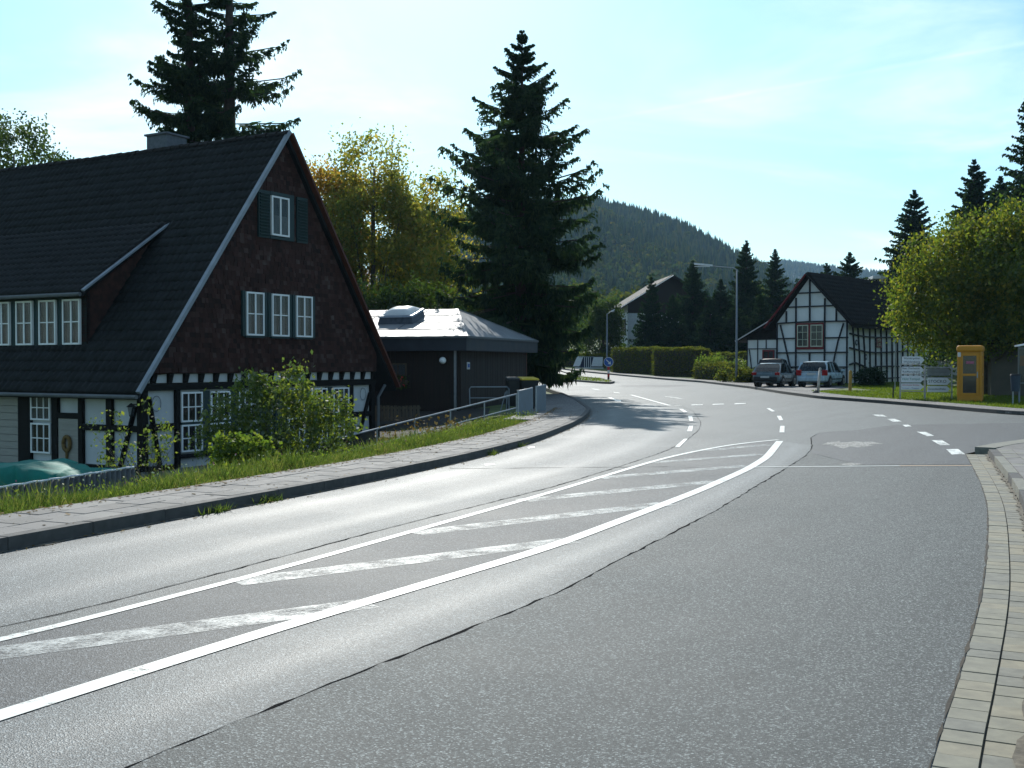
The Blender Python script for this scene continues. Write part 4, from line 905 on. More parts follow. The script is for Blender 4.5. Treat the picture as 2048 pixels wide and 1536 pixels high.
# ------------------------------------------------------------------ trees and plants
def spruce(name, label, x, y, H, Rr, z0=1.0, levels=None, nb=8, steps=14, hang=3, m='spruce', tw=.05, droop=.35, group='spruces', base=None, power=.8, gap=0.0, lean=0.0, full=1.0, var=(.62, 1.15)):
    zb = T(x, y) if base is None else base
    t = thing(name, label, 'tree', (x, y, zb), 0, group)
    tr = [(0, 0, -.4), (0.02 * H * lean, 0, H * .4), (.05 * H * lean, 0, H * .75), (.06 * H * lean, 0, H)]
    MB().tube(tr, [H * .017 + .03, H * .012 + .02, H * .006 + .01, .012], 8).build('trunk', M['bark'], t, True)
    levels = levels or int(H / .42); P, D, S = [], [], []; bw = MB()
    for i in range(levels):
        f = 1 - (1 - (i + rng.uniform(0, .8)) / levels) ** 1.3; h = z0 + (H - z0) * f
        Lm = Rr * min(1.0, (1 - f) * full) ** power * (.75 + .25 * min(1, f * 7))
        for b in range(max(4, int(nb * (1 - .35 * f)))):
            if rng.uniform() < gap: continue
            az = rng.uniform(0, 6.283); L = max(.10, Lm * rng.uniform(*var) * (1 + .10 * math.sin(az * 2 + H))); rad = np.array([math.cos(az), math.sin(az), 0]); lat = np.array([-math.sin(az), math.cos(az), 0])
            dr = droop * rng.uniform(.6, 1.4) * (1 - .9 * f); up0 = .5 * f
            tt = np.linspace(.10, 1, steps) + rng.uniform(-.03, .03, steps)
            zc = L * (up0 * tt - dr * tt + dr * .75 * tt ** 3)
            ax = np.array([0.06 * H * lean * f, 0, h]) + tt[:, None] * L * rad + np.c_[0 * tt, 0 * tt, zc]
            bw.beam((0.06 * H * lean * f, 0, h), tuple(ax[int(steps * .75)]), .02 + .008 * L, .02 + .008 * L) if L > .8 and steps > 9 else None
            for sd in (-1, 1, 0):
                wl_ = (L * .34 * (1.15 - tt) ** .8 + min(.10, .14 * L)) * rng.uniform(.6, 1.25, steps)
                if sd == 0: d = rad[None] * .8 + rdir(steps) * .35; wl_ = wl_ * .6 + .05
                else: d = rad[None] * .55 + sd * lat[None] * .85 + np.c_[np.zeros((steps, 2)), rng.uniform(-.55, .05, steps)]
                d = d / np.linalg.norm(d, axis=1)[:, None] * wl_[:, None]
                P.append(ax); D.append(d); s = np.cross(d, rdir(steps)); s /= np.linalg.norm(s, axis=1)[:, None] + 1e-6; S.append(s * tw * rng.uniform(.8, 1.6, steps)[:, None])
                for q in range(hang):                       # drooping side shoots
                    p = ax + d * rng.uniform(.15, 1, steps)[:, None]; hl = (.12 + .16 * L * (1.1 - tt) * .5 + .1 * rng.uniform(size=steps)) * (1.3 - f) * min(1, L / .6)
                    dd = np.c_[rng.normal(size=(steps, 2)) * .35, -np.ones(steps)] * hl[:, None]
                    P.append(p); D.append(dd); s = np.cross(dd, rdir(steps)); s /= np.linalg.norm(s, axis=1)[:, None] + 1e-6; S.append(s * tw * rng.uniform(.5, 1.1, steps)[:, None])
    k = 60; fz = np.linspace(.86, 1.0, k); P.append(np.c_[.06 * H * lean * fz, 0 * fz, H * fz]); dd = np.c_[rng.normal(size=(k, 2)) * .5, np.full(k, .8)] * (.10 + .22 * (1.0 - fz[:, None]) / .14); D.append(dd); s = np.cross(dd, rdir(k)); s /= np.linalg.norm(s, axis=1)[:, None]; S.append(s * tw * .6)
    if bw.v: tag(bw.build('branches', M['bark'], t), kind='stuff')
    V, Q = cards(np.concatenate(P), np.concatenate(D), np.concatenate(S)); fastmesh('crown', V, Q, m=M[m], parent=t)
    return t
def leafy(name, label, x, y, lobes, trunk_h, n_cl, per, leaf, m, cl=.5, base=None, group='broadleaved trees', cat='tree', tr=.2, bark='bark_grey', shell=.5, cut=-1.05):
    "lobes: (dx, dy, z, rx, ry, rz)"
    if trunk_h > 0:
        lobes = [tuple(l) for l in lobes]
        for l in list(lobes):
            for _ in range(6):
                dv = rdir(1)[0]; k_ = rng.uniform(.25, .45); lobes.append((l[0] + dv[0] * l[3] * .95, l[1] + dv[1] * l[4] * .95, l[2] + abs(dv[2]) * l[5] * .9 if dv[2] > -.3 else l[2] + dv[2] * l[5] * .6, l[3] * k_, l[4] * k_, l[5] * k_ * .8))
    zb = T(x, y) if base is None else base; t = thing(name, label, cat, (x, y, zb), 0, group)
    w = np.array([l[3] * l[4] * l[5] for l in lobes]); k = rng.choice(len(lobes), n_cl, p=w / w.sum()); Lb = np.array(lobes)[k]
    d = rdir(n_cl); r = rng.uniform(shell, 1.0, n_cl) ** .5 * rng.uniform(.85, 1.12, n_cl)
    C = Lb[:, :3] + d * Lb[:, 3:] * r[:, None]
    keep = np.ones(n_cl, bool); ph = rng.uniform(0, 6, 3); keep &= (np.sin(C[:, 0] * 1.9 + ph[0]) + np.sin(C[:, 1] * 1.7 + ph[1]) + np.sin(C[:, 2] * 2.3 + ph[2]) + rng.normal(size=n_cl) * .6) > cut
    C = C[keep]; n = len(C) * per
    q = np.repeat(C, per, 0) + rng.normal(size=(n, 3)) * cl * np.repeat(rng.uniform(.3, .75, len(C)), per)[:, None]
    D = (rdir(n) + np.array([0, 0, -.35])) * leaf * rng.uniform(.45, 1.5, n)[:, None]; s = np.cross(D, rdir(n)); s /= np.linalg.norm(s, axis=1)[:, None] + 1e-6
    V, Q = cards(q - D / 2, D, s * leaf * .42 * rng.uniform(.7, 1.2, n)[:, None]); fastmesh('crown', V, Q, m=M[m], parent=t)
    mb = MB(); top = max(l[2] for l in lobes)
    if trunk_h > 0:
        mb.tube([(0, 0, -.3), (.05, 0, trunk_h * .5), (.0, .05, trunk_h), (.1, 0, top * .9)], [tr * 1.25, tr, tr * .8, tr * .2], 9)
    for i in rng.choice(len(C), min(len(C), 26), replace=False):
        h0 = max(.1, min(trunk_h, C[i, 2] * .6) * rng.uniform(.7, 1.2)); a = Vector((0, 0, h0)); b = Vector(C[i]); mid = a.lerp(b, .5) + Vector((0, 0, -.06 * (b - a).length))
        mb.tube([a, mid, b], [tr * .38, tr * .22, tr * .05], 5, False)
    mb.build('trunk', M[bark], t, True)
    return t
def px(p, y): return (p - 1024) / F * y
def zt(p, y): return CAMH + (HZ - p) / F * y

# spruces
def sp_top(ptop, y, x): return zt(ptop, y) - T(x, y)
spruce('spruce', 'tall dark spruce standing behind the felt-roofed bungalow', px(1040, 53), 53, sp_top(68, 53, 0), 3.65, 1.6, 33, 12, 20, 4, tw=.058, droop=.58, base=zr(53), power=.85, lean=.1, full=2.1, var=(.38, 1.3), gap=.10)
spruce('spruce', 'left spruce of the tall pair behind the farmhouse roof', px(382, 52), 52, sp_top(-230, 52, -15), 2.35, 3.0, 42, 9, 18, 4, tw=.055, droop=.6, base=-.8, power=.8, gap=.25, full=1.9, var=(.5, 1.25))
spruce('spruce', 'right spruce of the tall pair, its bare trunk showing above the farmhouse ridge', px(462, 53), 53, sp_top(-300, 53, -14), 2.75, 3.0, 40, 8, 19, 4, tw=.052, droop=.55, base=-.8, power=.8, gap=.33, full=1.9, var=(.5, 1.25))
for i, (p, top, y, r, lab) in enumerate(((1302, 556, 108, 1.75, 'small dense spruce in front of the white house gable'), (1385, 522, 110, 2.5, 'broad dark spruce behind the hedge right of the white house'), (1441, 560, 112, 1.9, 'shorter dark spruce left of the street lamp pole'),
                                         (1492, 483, 112, 2.3, 'tallest pointed spruce just right of the street lamp pole'), (1549, 500, 120, 2.3, 'hazy spruce left of the cottage roof'), (1345, 590, 106, 1.7, 'low spruce filling the gap behind the tall hedge'),
                                         (1420, 600, 104, 1.8, 'low dark spruce standing behind the garden shrubs'), (1470, 610, 102, 1.8, 'low dark spruce behind the foot of the lamp pole'), (1520, 590, 100, 1.9, 'low spruce close to the left wing of the cottage'))):
    x = px(p, y); spruce('spruce', lab, x, y, zt(top, y) - zr(y), r * 1.3, .3, int((zt(top, y) - zr(y)) / .30), 12, 10, 3, 'spruce_blue', .085, .22, 'garden spruces', zr(y), .8, full=1.15, var=(.5, 1.2))
for p, top, y, r, lab in ((1826, 383, 95, 3.0, 'slender young spruce rising beside the turning maple'), (1945, 322, 84, 3.1, 'dark fir with knobbly top behind the maple'), (1998, 355, 88, 3.0, 'second dark fir behind the maple, nearer the picture edge'),
                          (2078, 140, 70, 3.0, 'tall spruce at the right picture edge'), (1698, 506, 118, 3.0, 'thin wispy spruce behind the cottage ridge'), (1652, 528, 120, 2.6, 'small pale spruce left of the wispy one behind the cottage')):
    x = px(p, y); H = zt(top, y) - zr(y); spruce('spruce', lab, x, y, H, r * 1.3, 2.0, int(H / .34), 11, 10, 3, 'spruce_blue', .085, .05, 'spruces beyond the cottage', zr(y), .85, .25 if p < 1700 else 0, full=1.3, var=(.5, 1.2))
# broadleaved trees
leafy('tree', 'yellow-green autumn tree with the highest crown left of the tall spruce', px(745, 66), 66, [(0, 0, 8.2, 2.5, 2.4, 3.0), (-1.6, 0, 7.6, 1.9, 2, 2.6), (1.7, .2, 7.0, 1.9, 2, 2.6), (-.1, 0, 11.2, 1.7, 1.6, 2.2), (1.1, 0, 10.0, 1.3, 1.3, 1.8), (.3, -.5, 3.6, 3, 2.4, 2.8)], 3.2, 1250, 44, .16, 'autumn', .55, zr(56) - .3, cut=-.75).scale = (1.18, 1.18, 1.18)
leafy('tree', 'orange-tinged autumn tree directly behind the gable', px(636, 68), 68, [(0, 0, 9.0, 2.3, 2.2, 3.0), (-1.0, 0, 11.0, 1.7, 1.8, 1.9), (1.2, 0, 10.2, 1.6, 1.6, 1.9), (1.4, 0, 6.4, 1.9, 2, 2.8), (0, 0, 4.6, 2.6, 2.4, 2.8)], 3.2, 1050, 42, .16, 'autumn_orange', .55, zr(56) - .3, cut=-.75).scale = (1.17, 1.17, 1.17)
leafy('tree', 'smaller golden tree between the autumn trees and the tall spruce', px(880, 70), 70, [(0, 0, 8.6, 2.1, 2, 2.6), (-.8, 0, 6.2, 2.3, 2, 2.6), (.3, 0, 10.6, 1.4, 1.3, 1.6), (0, 0, 3.4, 2.8, 2, 2.6)], 3.0, 860, 42, .17, 'autumn', .55, zr(60), cut=-.75).scale = (1.13, 1.13, 1.13)
leafy('tree', 'dark green undergrowth tree low behind the bungalow roof', px(820, 54), 54, [(0, 0, 3.2, 2.2, 1.8, 2.4), (1.8, 0, 2.8, 2, 1.8, 2.2), (-2.2, 0, 3.3, 2, 1.8, 2.4)], 1.6, 560, 40, .16, 'green_leaf', .5, zr(54) - .2)
leafy('tree', 'green tree showing above the far left end of the farmhouse roof', px(28, 62), 62, [(0, 0, 13.6, 2.4, 2.4, 2.4), (1.7, 0, 12.3, 1.6, 2, 1.9), (-2, 0, 13, 2, 2, 2.4), (0, 0, 9, 3.4, 3, 3)], 6, 620, 40, .18, 'green_leaf', .6, -.5)
leafy('tree', 'dull green tree tinged with brown between the tall spruce and the white house', px(1206, 116), 116, [(0, 0, 3.2, 2.1, 1.5, 3.0), (.4, 0, 5.4, 1.6, 1.2, 2.0)], 1.2, 380, 36, .22, 'green_leaf', .5, zr(116))
leafy('tree', 'bushy green tree under the right side of the tall spruce', px(1130, 134), 134, [(0, 0, 2.4, 2.6, 1.6, 2.2), (-2.4, 0, 3.6, 2.6, 1.6, 3.0)], .8, 380, 36, .24, 'green_leaf', .6, zr(134))
leafy('maple_tree', 'round turning maple with yellow-green crown behind the telephone booth', px(1970, 51), 51, [(0, 0, 5.2, 3.9, 3.4, 3.0), (-2.3, -.4, 4.0, 2.4, 2.4, 2.0), (1.6, 0, 6.3, 2.8, 2.6, 2.4), (.6, 0, 3.4, 3.6, 3, 1.8), (-1.0, 0, 6.3, 2.2, 2.2, 1.7), (3, 0, 4.6, 2.6, 2.6, 2.6)], 2.2, 2300, 40, .15, 'maple', .5, zr(51) + .1, tr=.26)
leafy('tree', 'large dark tree closing the view behind the maple', px(2000, 66), 66, [(0, 0, 3.6, 4.0, 2.5, 3.4), (3.5, 0, 4, 3.2, 2.4, 3.6), (-3.2, 0, 2.4, 2.2, 2, 2.2)], 1.5, 560, 40, .18, 'green_leaf', .6, zr(66))
# shrubs in front of the farmhouse
def shrub(name, label, x, y, lobes, n_cl, per, leaf, m, base, cl=.22, tr=.03): return leafy(name, label, x, y, lobes, .0, n_cl, per, leaf, m, cl, base, 'shrubs on the verge', 'shrub', tr, 'bark_grey', .3, -2.0)
shrub('shrub', 'large glossy green shrub hiding the middle of the gable front', px(562, 22.5), 22.5, [(0, 0, 1.2, 1.05, .8, .95), (.85, 0, .95, .75, .7, .8), (-1.15, 0, 1.35, .55, .6, .5), (-.45, 0, 1.9, .55, .5, .45), (.4, 0, 1.95, .5, .4, .4), (-1.35, 0, .8, .45, .5, .55), (1.1, 0, 1.5, .4, .4, .35)], 340, 34, .075, 'shrub', -.75, .17, .035)
shrub('shrub', 'spindly reddish climbing rose in front of the house corner post', px(290, 19.5), 19.5, [(0, 0, .9, .16, .16, 1.0), (.25, 0, .95, .38, .3, .35), (-.65, 0, 1.15, .42, .3, .4), (-.45, 0, .6, .45, .3, .3), (0, 0, .45, .42, .3, .4), (.1, 0, 1.75, .12, .12, .3)], 85, 8, .062, 'shrub', -.62, .13, .022)
shrub('weed_clump', 'bright yellow-green leafy weeds at the foot of the large shrub', px(490, 19.0), 19.0, [(0, 0, .3, .55, .35, .32), (.35, 0, .22, .35, .3, .22), (-.3, 0, .3, .3, .3, .36)], 90, 26, .075, 'weed', -.22, .11, .012)
shrub('shrub', 'sparse young shrub with pinkish seed heads behind the handrail', px(850, 27.5), 27.5, [(0, 0, .7, .9, .5, .4), (.9, 0, .9, .6, .4, .3), (-.8, 0, .5, .6, .4, .3)], 70, 9, .08, 'litter', -.85, .2, .014)
# hedges across the road
def hedge(label, x0, y0, x1, y1, th, h, m='hedge', group='clipped hedges across the road'):
    a, b = Vector((x0, y0, 0)), Vector((x1, y1, 0)); L = (b - a).length; zb = zr((y0 + y1) / 2) + .05
    t = thing('hedge', label, 'hedge', (x0, y0, zb), math.atan2(y1 - y0, x1 - x0), group)
    MB().box(.12, L - .12, .12, th - .12, -.2, h - .15).build('branch_core', M['soil'], t)
    n = int((L * h * 2 + L * th + th * h * 2) * 260); f = rng.uniform(size=(n, 3)); face = rng.choice(3, n, p=np.array([L * h, L * th * 1.3, th * h]) / (L * h + L * th * 1.3 + th * h)); e = rng.choice([0, 1], n)
    f[face == 0, 1] = e[face == 0]; f[face == 1, 2] = 1; f[face == 2, 0] = e[face == 2]
    P = f * np.array([L, th, h]); P[:, 2] += .06 * np.sin(P[:, 0] * 2.3) + .05 * np.sin(P[:, 0] * 5.1 + 1); P += rng.normal(size=(n, 3)) * .05
    rd = .12 * (1 - np.clip((h - P[:, 2]) / .3, 0, 1)); P[:, 1] += np.where(P[:, 1] < th / 2, rd, -rd)
    D = rdir(n) * rng.uniform(.06, .14, n)[:, None]; s = np.cross(D, rdir(n)); s /= np.linalg.norm(s, axis=1)[:, None]
    V, Q = cards(P - D / 2, D, s * .045); fastmesh('foliage', V, Q, m=M[m], parent=t); return t
def gp_(p, q): return G(p, q, .1)
hedge('tall clipped hedge behind the blue arrow sign', px(1222, 103), 103, px(1304, 97), 97, 1.3, 2.3)
hedge('broad rounded hedge block at the end of the tall hedge', px(1304, 93.5), 93.5, px(1388, 90), 90, 2.2, 2.35)
hedge('low hedge running right from the broad hedge block', px(1385, 84.5), 84.5, px(1450, 79), 79, 1.2, 1.2)
hedge('upper garden hedge behind the low hedge', px(1395, 97), 97, px(1480, 91), 91, 1.0, 1.9)
hedge('flat-topped dark hedge behind the slanted roadside panels', px(1090, 121), 121, px(1224, 112), 112, 1.2, 1.35, 'hedge')
for p, y, w, h, lab, m in ((1468, 76, 1.1, 1.0, 'loose flowering shrub at the foot of the lamp pole', 'hedge'), (1490, 74, .9, .9, 'loose pinkish shrub left of the dark hatchback', 'hedge'), (1425, 88, 1.6, 1.9, 'bright green garden shrub behind the low hedge', 'weed'), (1478, 83, 1.2, 1.6, 'green garden shrub by the cottage wing', 'shrub'), (1255, 104, 1.3, 2.7, 'leafy bush rising behind the tall hedge', 'green_leaf'), (1150, 120, 1.2, 2.0, 'yellow-green bush above the slanted panels', 'weed')):
    leafy('shrub', lab, px(p, y), y, [(0, 0, h * .5, w, w * .8, h * .5), (w * .5, 0, h * .4, w * .6, w * .6, h * .4)], .0, 90, 34, .13, m, .25, zr(y) + .05, 'garden shrubs across the road', 'shrub', .03, 'bark_grey', .3)
leafy('shrub', 'round dark bush against the long wall of the cottage', px(1738, 66), 66, [(0, 0, .55, .85, .7, .6), (.5, 0, .5, .6, .6, .5)], .0, 120, 36, .10, 'spruce_blue', .2, zr(66) + .05, 'garden shrubs across the road', 'shrub', .03, 'bark_grey', .3)
# grass: verge, lawn, island
def blades(name, P, hgt, wid, m, label, lean=.5):
    n = len(P); D = np.c_[rng.normal(size=(n, 2)) * lean * .5, np.ones(n)] * hgt[:, None]; s = np.c_[rng.normal(size=(n, 2)), np.zeros(n)]; s /= np.linalg.norm(s, axis=1)[:, None]
    V = np.empty((n, 3, 3)); V[:, 0] = P - s * wid[:, None]; V[:, 1] = P + s * wid[:, None]; V[:, 2] = P + D
    o = fastmesh(name, V.reshape(-1, 3), tris=np.arange(3 * n).reshape(n, 3), m=m); tag(o, label, 'grass', kind='stuff'); return o
n = 130000; s = rng.uniform(KERB.near(7), KERB.near(36), n); u = 1.22 + rng.uniform(0, 1, n) ** 1.4 * 3.6
patch = .55 + .45 * np.sin(s * 1.7) * np.sin(s * .63 + 1.2) + .3 * np.sin(s * 4.1 + u * 2)
XY = np.array([KERB.P(a, b) for a, b in zip(s, u)]); Z = np.array([T(x, y) for x, y in XY])
edge = np.clip((u - 1.2) / .6, .25, 1); lim = 1 - .65 * np.clip((s - KERB.near(26)) / 8, 0, 1)
blades('verge_grass', np.c_[XY, Z - .02], (.09 + .34 * rng.uniform(size=n) ** 1.5 * np.clip(patch, .25, 1.3)) * edge * lim, rng.uniform(.004, .010, n), M['grass'], 'long rough grass growing along the footway edge', .9)
n = 6000; s = rng.uniform(KERB.near(7), KERB.near(33), n); u = 1.4 + rng.uniform(0, 1, n) * 2.2; XY = np.array([KERB.P(a, b) for a, b in zip(s, u)]); Z = np.array([T(x, y) for x, y in XY])
D = (rdir(n) + [0, 0, .4]) * rng.uniform(.02, .055, n)[:, None]; sd = np.cross(D, rdir(n)); sd /= np.linalg.norm(sd, axis=1)[:, None]
V, Q = cards(np.c_[XY, Z + rng.uniform(.0, .22, n)], D, sd * rng.uniform(.008, .018, n)[:, None]); tag(fastmesh('verge_weeds', V, Q, m=M['weed']), 'broad-leaved weeds among the verge grass', 'weeds', kind='stuff')
for nm, m, n, lab in (('verge_flowers', 'petal_pale', 260, 'tiny pale flower heads in the verge grass'), ('verge_flowers', 'petal', 120, 'tiny pink flower heads in the verge grass')):
    s = rng.uniform(KERB.near(8), KERB.near(30), n); u = 1.5 + rng.uniform(0, 1, n) * 1.6; XY = np.array([KERB.P(a, b) for a, b in zip(s, u)]); Z = np.array([T(x, y) for x, y in XY])
    D = rdir(n) * .03; sd = np.cross(D, rdir(n)) * .5; V, Q = cards(np.c_[XY, Z + rng.uniform(.15, .36, n)], D, sd); tag(fastmesh(nm, V, Q, m=M[m]), lab, 'flowers', kind='stuff')
n = 2600; s = rng.uniform(KERB.near(7), KERB.near(38), n); u = 1.28 - np.abs(rng.normal(size=n)) * .13; k = rng.uniform(size=n) < .16; u[k] = rng.uniform(.1, 1.3, k.sum()); k = rng.uniform(size=n) < .12; u[k] = -np.abs(rng.normal(size=k.sum())) * .12
XY = np.array([KERB.P(a, b) for a, b in zip(s, u)]); Z = np.array([zr(y) for y in XY[:, 1]]) + np.where(u > 0, .128, .012)
D = np.c_[rng.normal(size=(n, 2)), rng.uniform(-.1, .35, n)] * .022; sd = np.c_[-D[:, 1], D[:, 0], rng.normal(size=n) * .008] * .6
V, Q = cards(np.c_[XY, Z], D, sd); tag(fastmesh('leaf_litter', V, Q, m=M['litter']), 'dry fallen leaves along footway edge and kerb', 'leaves', kind='stuff')
for i, (py_, off) in enumerate(((G(430, 1022)[1], -.06), (G(512, 1004)[1], -.05), (G(985, 909)[1], -.05), (G(1040, 893)[1], .02))):
    d = KERB.near(py_); n = 90; P = np.array([KERB.P(d + a, off + b) for a, b in rng.normal(size=(n, 2)) * [.12, .035]]); o = blades('weed_tuft', np.c_[P, np.zeros(n) + .0], rng.uniform(.03, .13, n), rng.uniform(.004, .012, n), M['grass'], None, 1.6)
    for kk in ('kind', 'category'): del o[kk]
    tag(o, ['grass tuft in the kerb joint nearest the left edge', 'grass tuft by the kerb just right of the nearest tuft', 'weed tuft at the kerb before the pale stain on the footway', 'weed tuft over the kerb where the footway starts to curve'][i], 'weed', 'tufts growing at the kerb')
n = 60000; y = 36 + 38 * rng.uniform(0, 1, n) ** 1.3; fx = np.interp(y, FAR.q[:, 1], FAR.q[:, 0]); x = fx + 1.75 + rng.uniform(0, 1, n) * 11
k = ~((y > 57) & (x < fx + 5.4)) ; P = np.c_[x, y, [T(a, b) for a, b in zip(x, y)]][k]; blades('lawn', P - [0, 0, .01], rng.uniform(.04, .13, len(P)), rng.uniform(.012, .03, len(P)), M['lawn'], 'sunlit lawn behind the far footway', .8)
ipoly = np.array(isl); n = 9000; P = np.c_[rng.uniform(-8, 8, n), rng.uniform(76, 113, n)]
def inpoly(x, y, c):
    r = False; j = len(c) - 1
    for i in range(len(c)):
        if (c[i, 1] > y) != (c[j, 1] > y) and x < (c[j, 0] - c[i, 0]) * (y - c[i, 1]) / (c[j, 1] - c[i, 1]) + c[i, 0]: r = not r
        j = i
    return r
P = np.array([p for p in P if inpoly(*p, ipoly)]); blades('island_grass', np.c_[P, [zr(b) + .085 for a, b in P]], rng.uniform(.06, .2, len(P)), rng.uniform(.02, .05, len(P)), M['lawn'], 'green grass covering the traffic island', .8)
sap = leafy('sapling', 'small sapling with a thin stem on the traffic island', px(1098, 92), 92, [(0, 0, 1.1, .35, .35, .45)], .8, 30, 22, .10, 'green_leaf', .15, zr(92) + .1, None, 'sapling', .03)

# ------------------------------------------------------------------ parked cars
def loft(rings, closed=True):
    mb = MB(); n = len(rings[0])
    for r in rings: mb.v += [tuple(p) for p in r]
    for i in range(len(rings) - 1):
        for k in range(n): mb.f.append((i * n + k, i * n + (k + 1) % n, (i + 1) * n + (k + 1) % n, (i + 1) * n + k))
    mb.f.append(tuple(range(n))[::-1]); e = (len(rings) - 1) * n; mb.f.append(tuple(e + k for k in range(n))); return mb
def car(name, label, loc, rz, L, W, H, belt, paint, rear_slope, hood, bumper, roof_back, lamps):
    t = thing(name, label, 'car', loc, rz, 'cars parked in front of the cottage'); w = W / 2
    # body: rings along the length from the rear (y=0) to the nose
    st = [(.00, .42, belt - .10, .86), (.06, .30, belt - .03, .95), (.30, .24, belt, .99), (.75, .22, belt + .01, 1.0), (L * .40, .22, belt, 1.0), (L * .62, .22, belt - .01, 1.0), (L * .74, .22, belt - .03, .99), (L * .88, .24, belt - .14, .96), (L * .97, .28, belt - .26, .88), (L, .38, belt - .36, .74)]
    rings = []
    for y, zb, ztp, f in st:
        ww = w * f; zm = zb + (ztp - zb) * .55
        half = [(0, zb), (ww * .86, zb), (ww * .97, zb + .10), (ww, zm), (ww * .975, ztp - .06), (ww * .90, ztp), (0, ztp + .015)]
        rings.append([(x, y, z) for x, z in half] + [(-x, y, z) for x, z in half[-2:0:-1]])
    b = loft(rings).build('body', paint, t, True); ss = b.modifiers.new('sub', 'SUBSURF'); ss.levels = ss.render_levels = 2
    # cabin
    yb, yr, yf, yw = .10, .10 + rear_slope, L * .58, L * hood
    wb, wt = w * .93, w * .74
    cr = [(yb, belt - .05), (yr * .55 + yb * .45, belt + (H - belt) * .52), (yr, H - .06), (roof_back, H - .01), ((yr + yf) / 2, H), (yf - .1, H - .03), (yf, H - .08), ((yf + yw) / 2, belt + (H - belt) * .48), (yw, belt - .05)]
    def hw(z): return wb + (wt - wb) * max(0, (z - belt)) / (H - belt)
    g = MB(); n = len(cr); g.v += [(-hw(z), y, z) for y, z in cr] + [(hw(z), y, z) for y, z in cr]
    g.f += [tuple(range(n)), tuple(range(n, 2 * n))[::-1]] + [(i, i + n, (i + 1) % n + n, (i + 1) % n) for i in range(n)]
    g.build('cabin_glass', M['car_glass'], t)
    r = MB(); top = [(y, z) for y, z in cr[2:7]]
    for y, z in top: r.v += [(-hw(z) - .015, y, z - .035), (-hw(z) * .93, y, z + .012), (0, y, z + .03), (hw(z) * .93, y, z + .012), (hw(z) + .015, y, z - .035)]
    for i in range(len(top) - 1):
        for k in range(4): r.f.append((i * 5 + k, i * 5 + k + 1, i * 5 + k + 6, i * 5 + k + 5))
    r.build('roof', paint, t, True)
    for sg in (-1, 1):
        def P(y, z, o=.012): return (sg * (hw(z) + o), y, z)
        for a, c, ww in ((cr[0], cr[2], .13), (cr[6], cr[8], .07), ((yr + L * .30, belt - .02), (yr + L * .28, H - .07), .07)): MB().beam(P(*a), P(*c), .03, ww, (sg, 0, .2)).build('pillar', paint, t)
        if L > 4: MB().beam(P(yr + .75, belt - .02), P(yr + .70, H - .07), .03, .08, (sg, 0, .2)).build('pillar', paint, t)
        o = box('mirror', paint, t, sg * (w + .02), sg * (w + .20), yw - .35, yw - .22, belt + .0, belt + .14, .03)
        tl = lamps; box('tail_lamp', M['tail'], t, sg * (w * .66), sg * (w * .99), -.025, .14, tl[0], tl[1], .02)
        MB().beam((sg * (w + .004), .9, .45), (sg * (w + .004), L - 1.0, .45), .02, .06).build('side_strip', M['car_black'], t)
        for yy in (.72, L - .78):
            wh = MB().tube([(sg * (w - .20), yy, .30), (sg * (w + .005), yy, .30)], .30, 18).build('wheel', M['tyre'], t, False, .03)
            MB().tube([(sg * (w - .02), yy, .30), (sg * (w + .018), yy, .30)], .19, 14).build('rim', M['rim'], wh); MB().tube([(sg * (w + .0), yy, .30), (sg * (w + .026), yy, .30)], .06, 8).build('hub', M['car_black'], wh)
            MB().tube([(sg * (w - .3), yy, .32), (sg * (w - .005), yy, .32)], .36, 18).build('wheel_arch', M['car_black'], t)
    for z in (belt - .02,):
        MB().beam((-wb * .8, yb - .02, belt + .01), (wb * .8, yb - .02, belt + .01), .05, .06).build('tailgate_edge', paint, t)
    MB().beam((-w * .85, -.05, .46), (w * .85, -.05, .46), .14, .26).build('rear_bumper', bumper, t, False, .05)
    box('number_plate', M['plate'], t, -.26, .26, -.135, -.12, .52, .63) if lamps[2] == 'low' else box('number_plate', M['plate'], t, -.26, .26, -.03, -.012, .70, .81)
    MB().beam((0, yb - .05, belt + .06), (.35, yb + rear_slope * .2, belt + .13), .015, .02).build('rear_wiper', M['car_black'], t)
    return t
cy = 63.5
p0 = G(1520, 777); car('hatchback_car', 'dark blue-green hatchback parked in front of the cottage wing', (px(1531, cy), cy, zr(cy) + .115), R(-31), 3.72, 1.66, 1.37, .84, M['car_dark'], .62, .72, M['car_black'], 1.0, (.68, .84, 'low'))
car('estate_car', 'silver-blue estate car parked right of the dark hatchback', (px(1623, cy - .5), cy - .5, zr(cy) + .115), R(-31), 4.5, 1.80, 1.47, .87, M['car_silver'], .42, .76, M['car_silver'], 1.2, (.66, .98, 'high'))
c3 = car('dark_car', 'dark car half hidden behind the hatchback', (px(1538, 70.5), 70.5, zr(70) + .1), R(-24), 3.9, 1.66, 1.62, .98, M['car_black'], .5, .74, M['car_black'], 1.1, (.66, .9, 'low'))

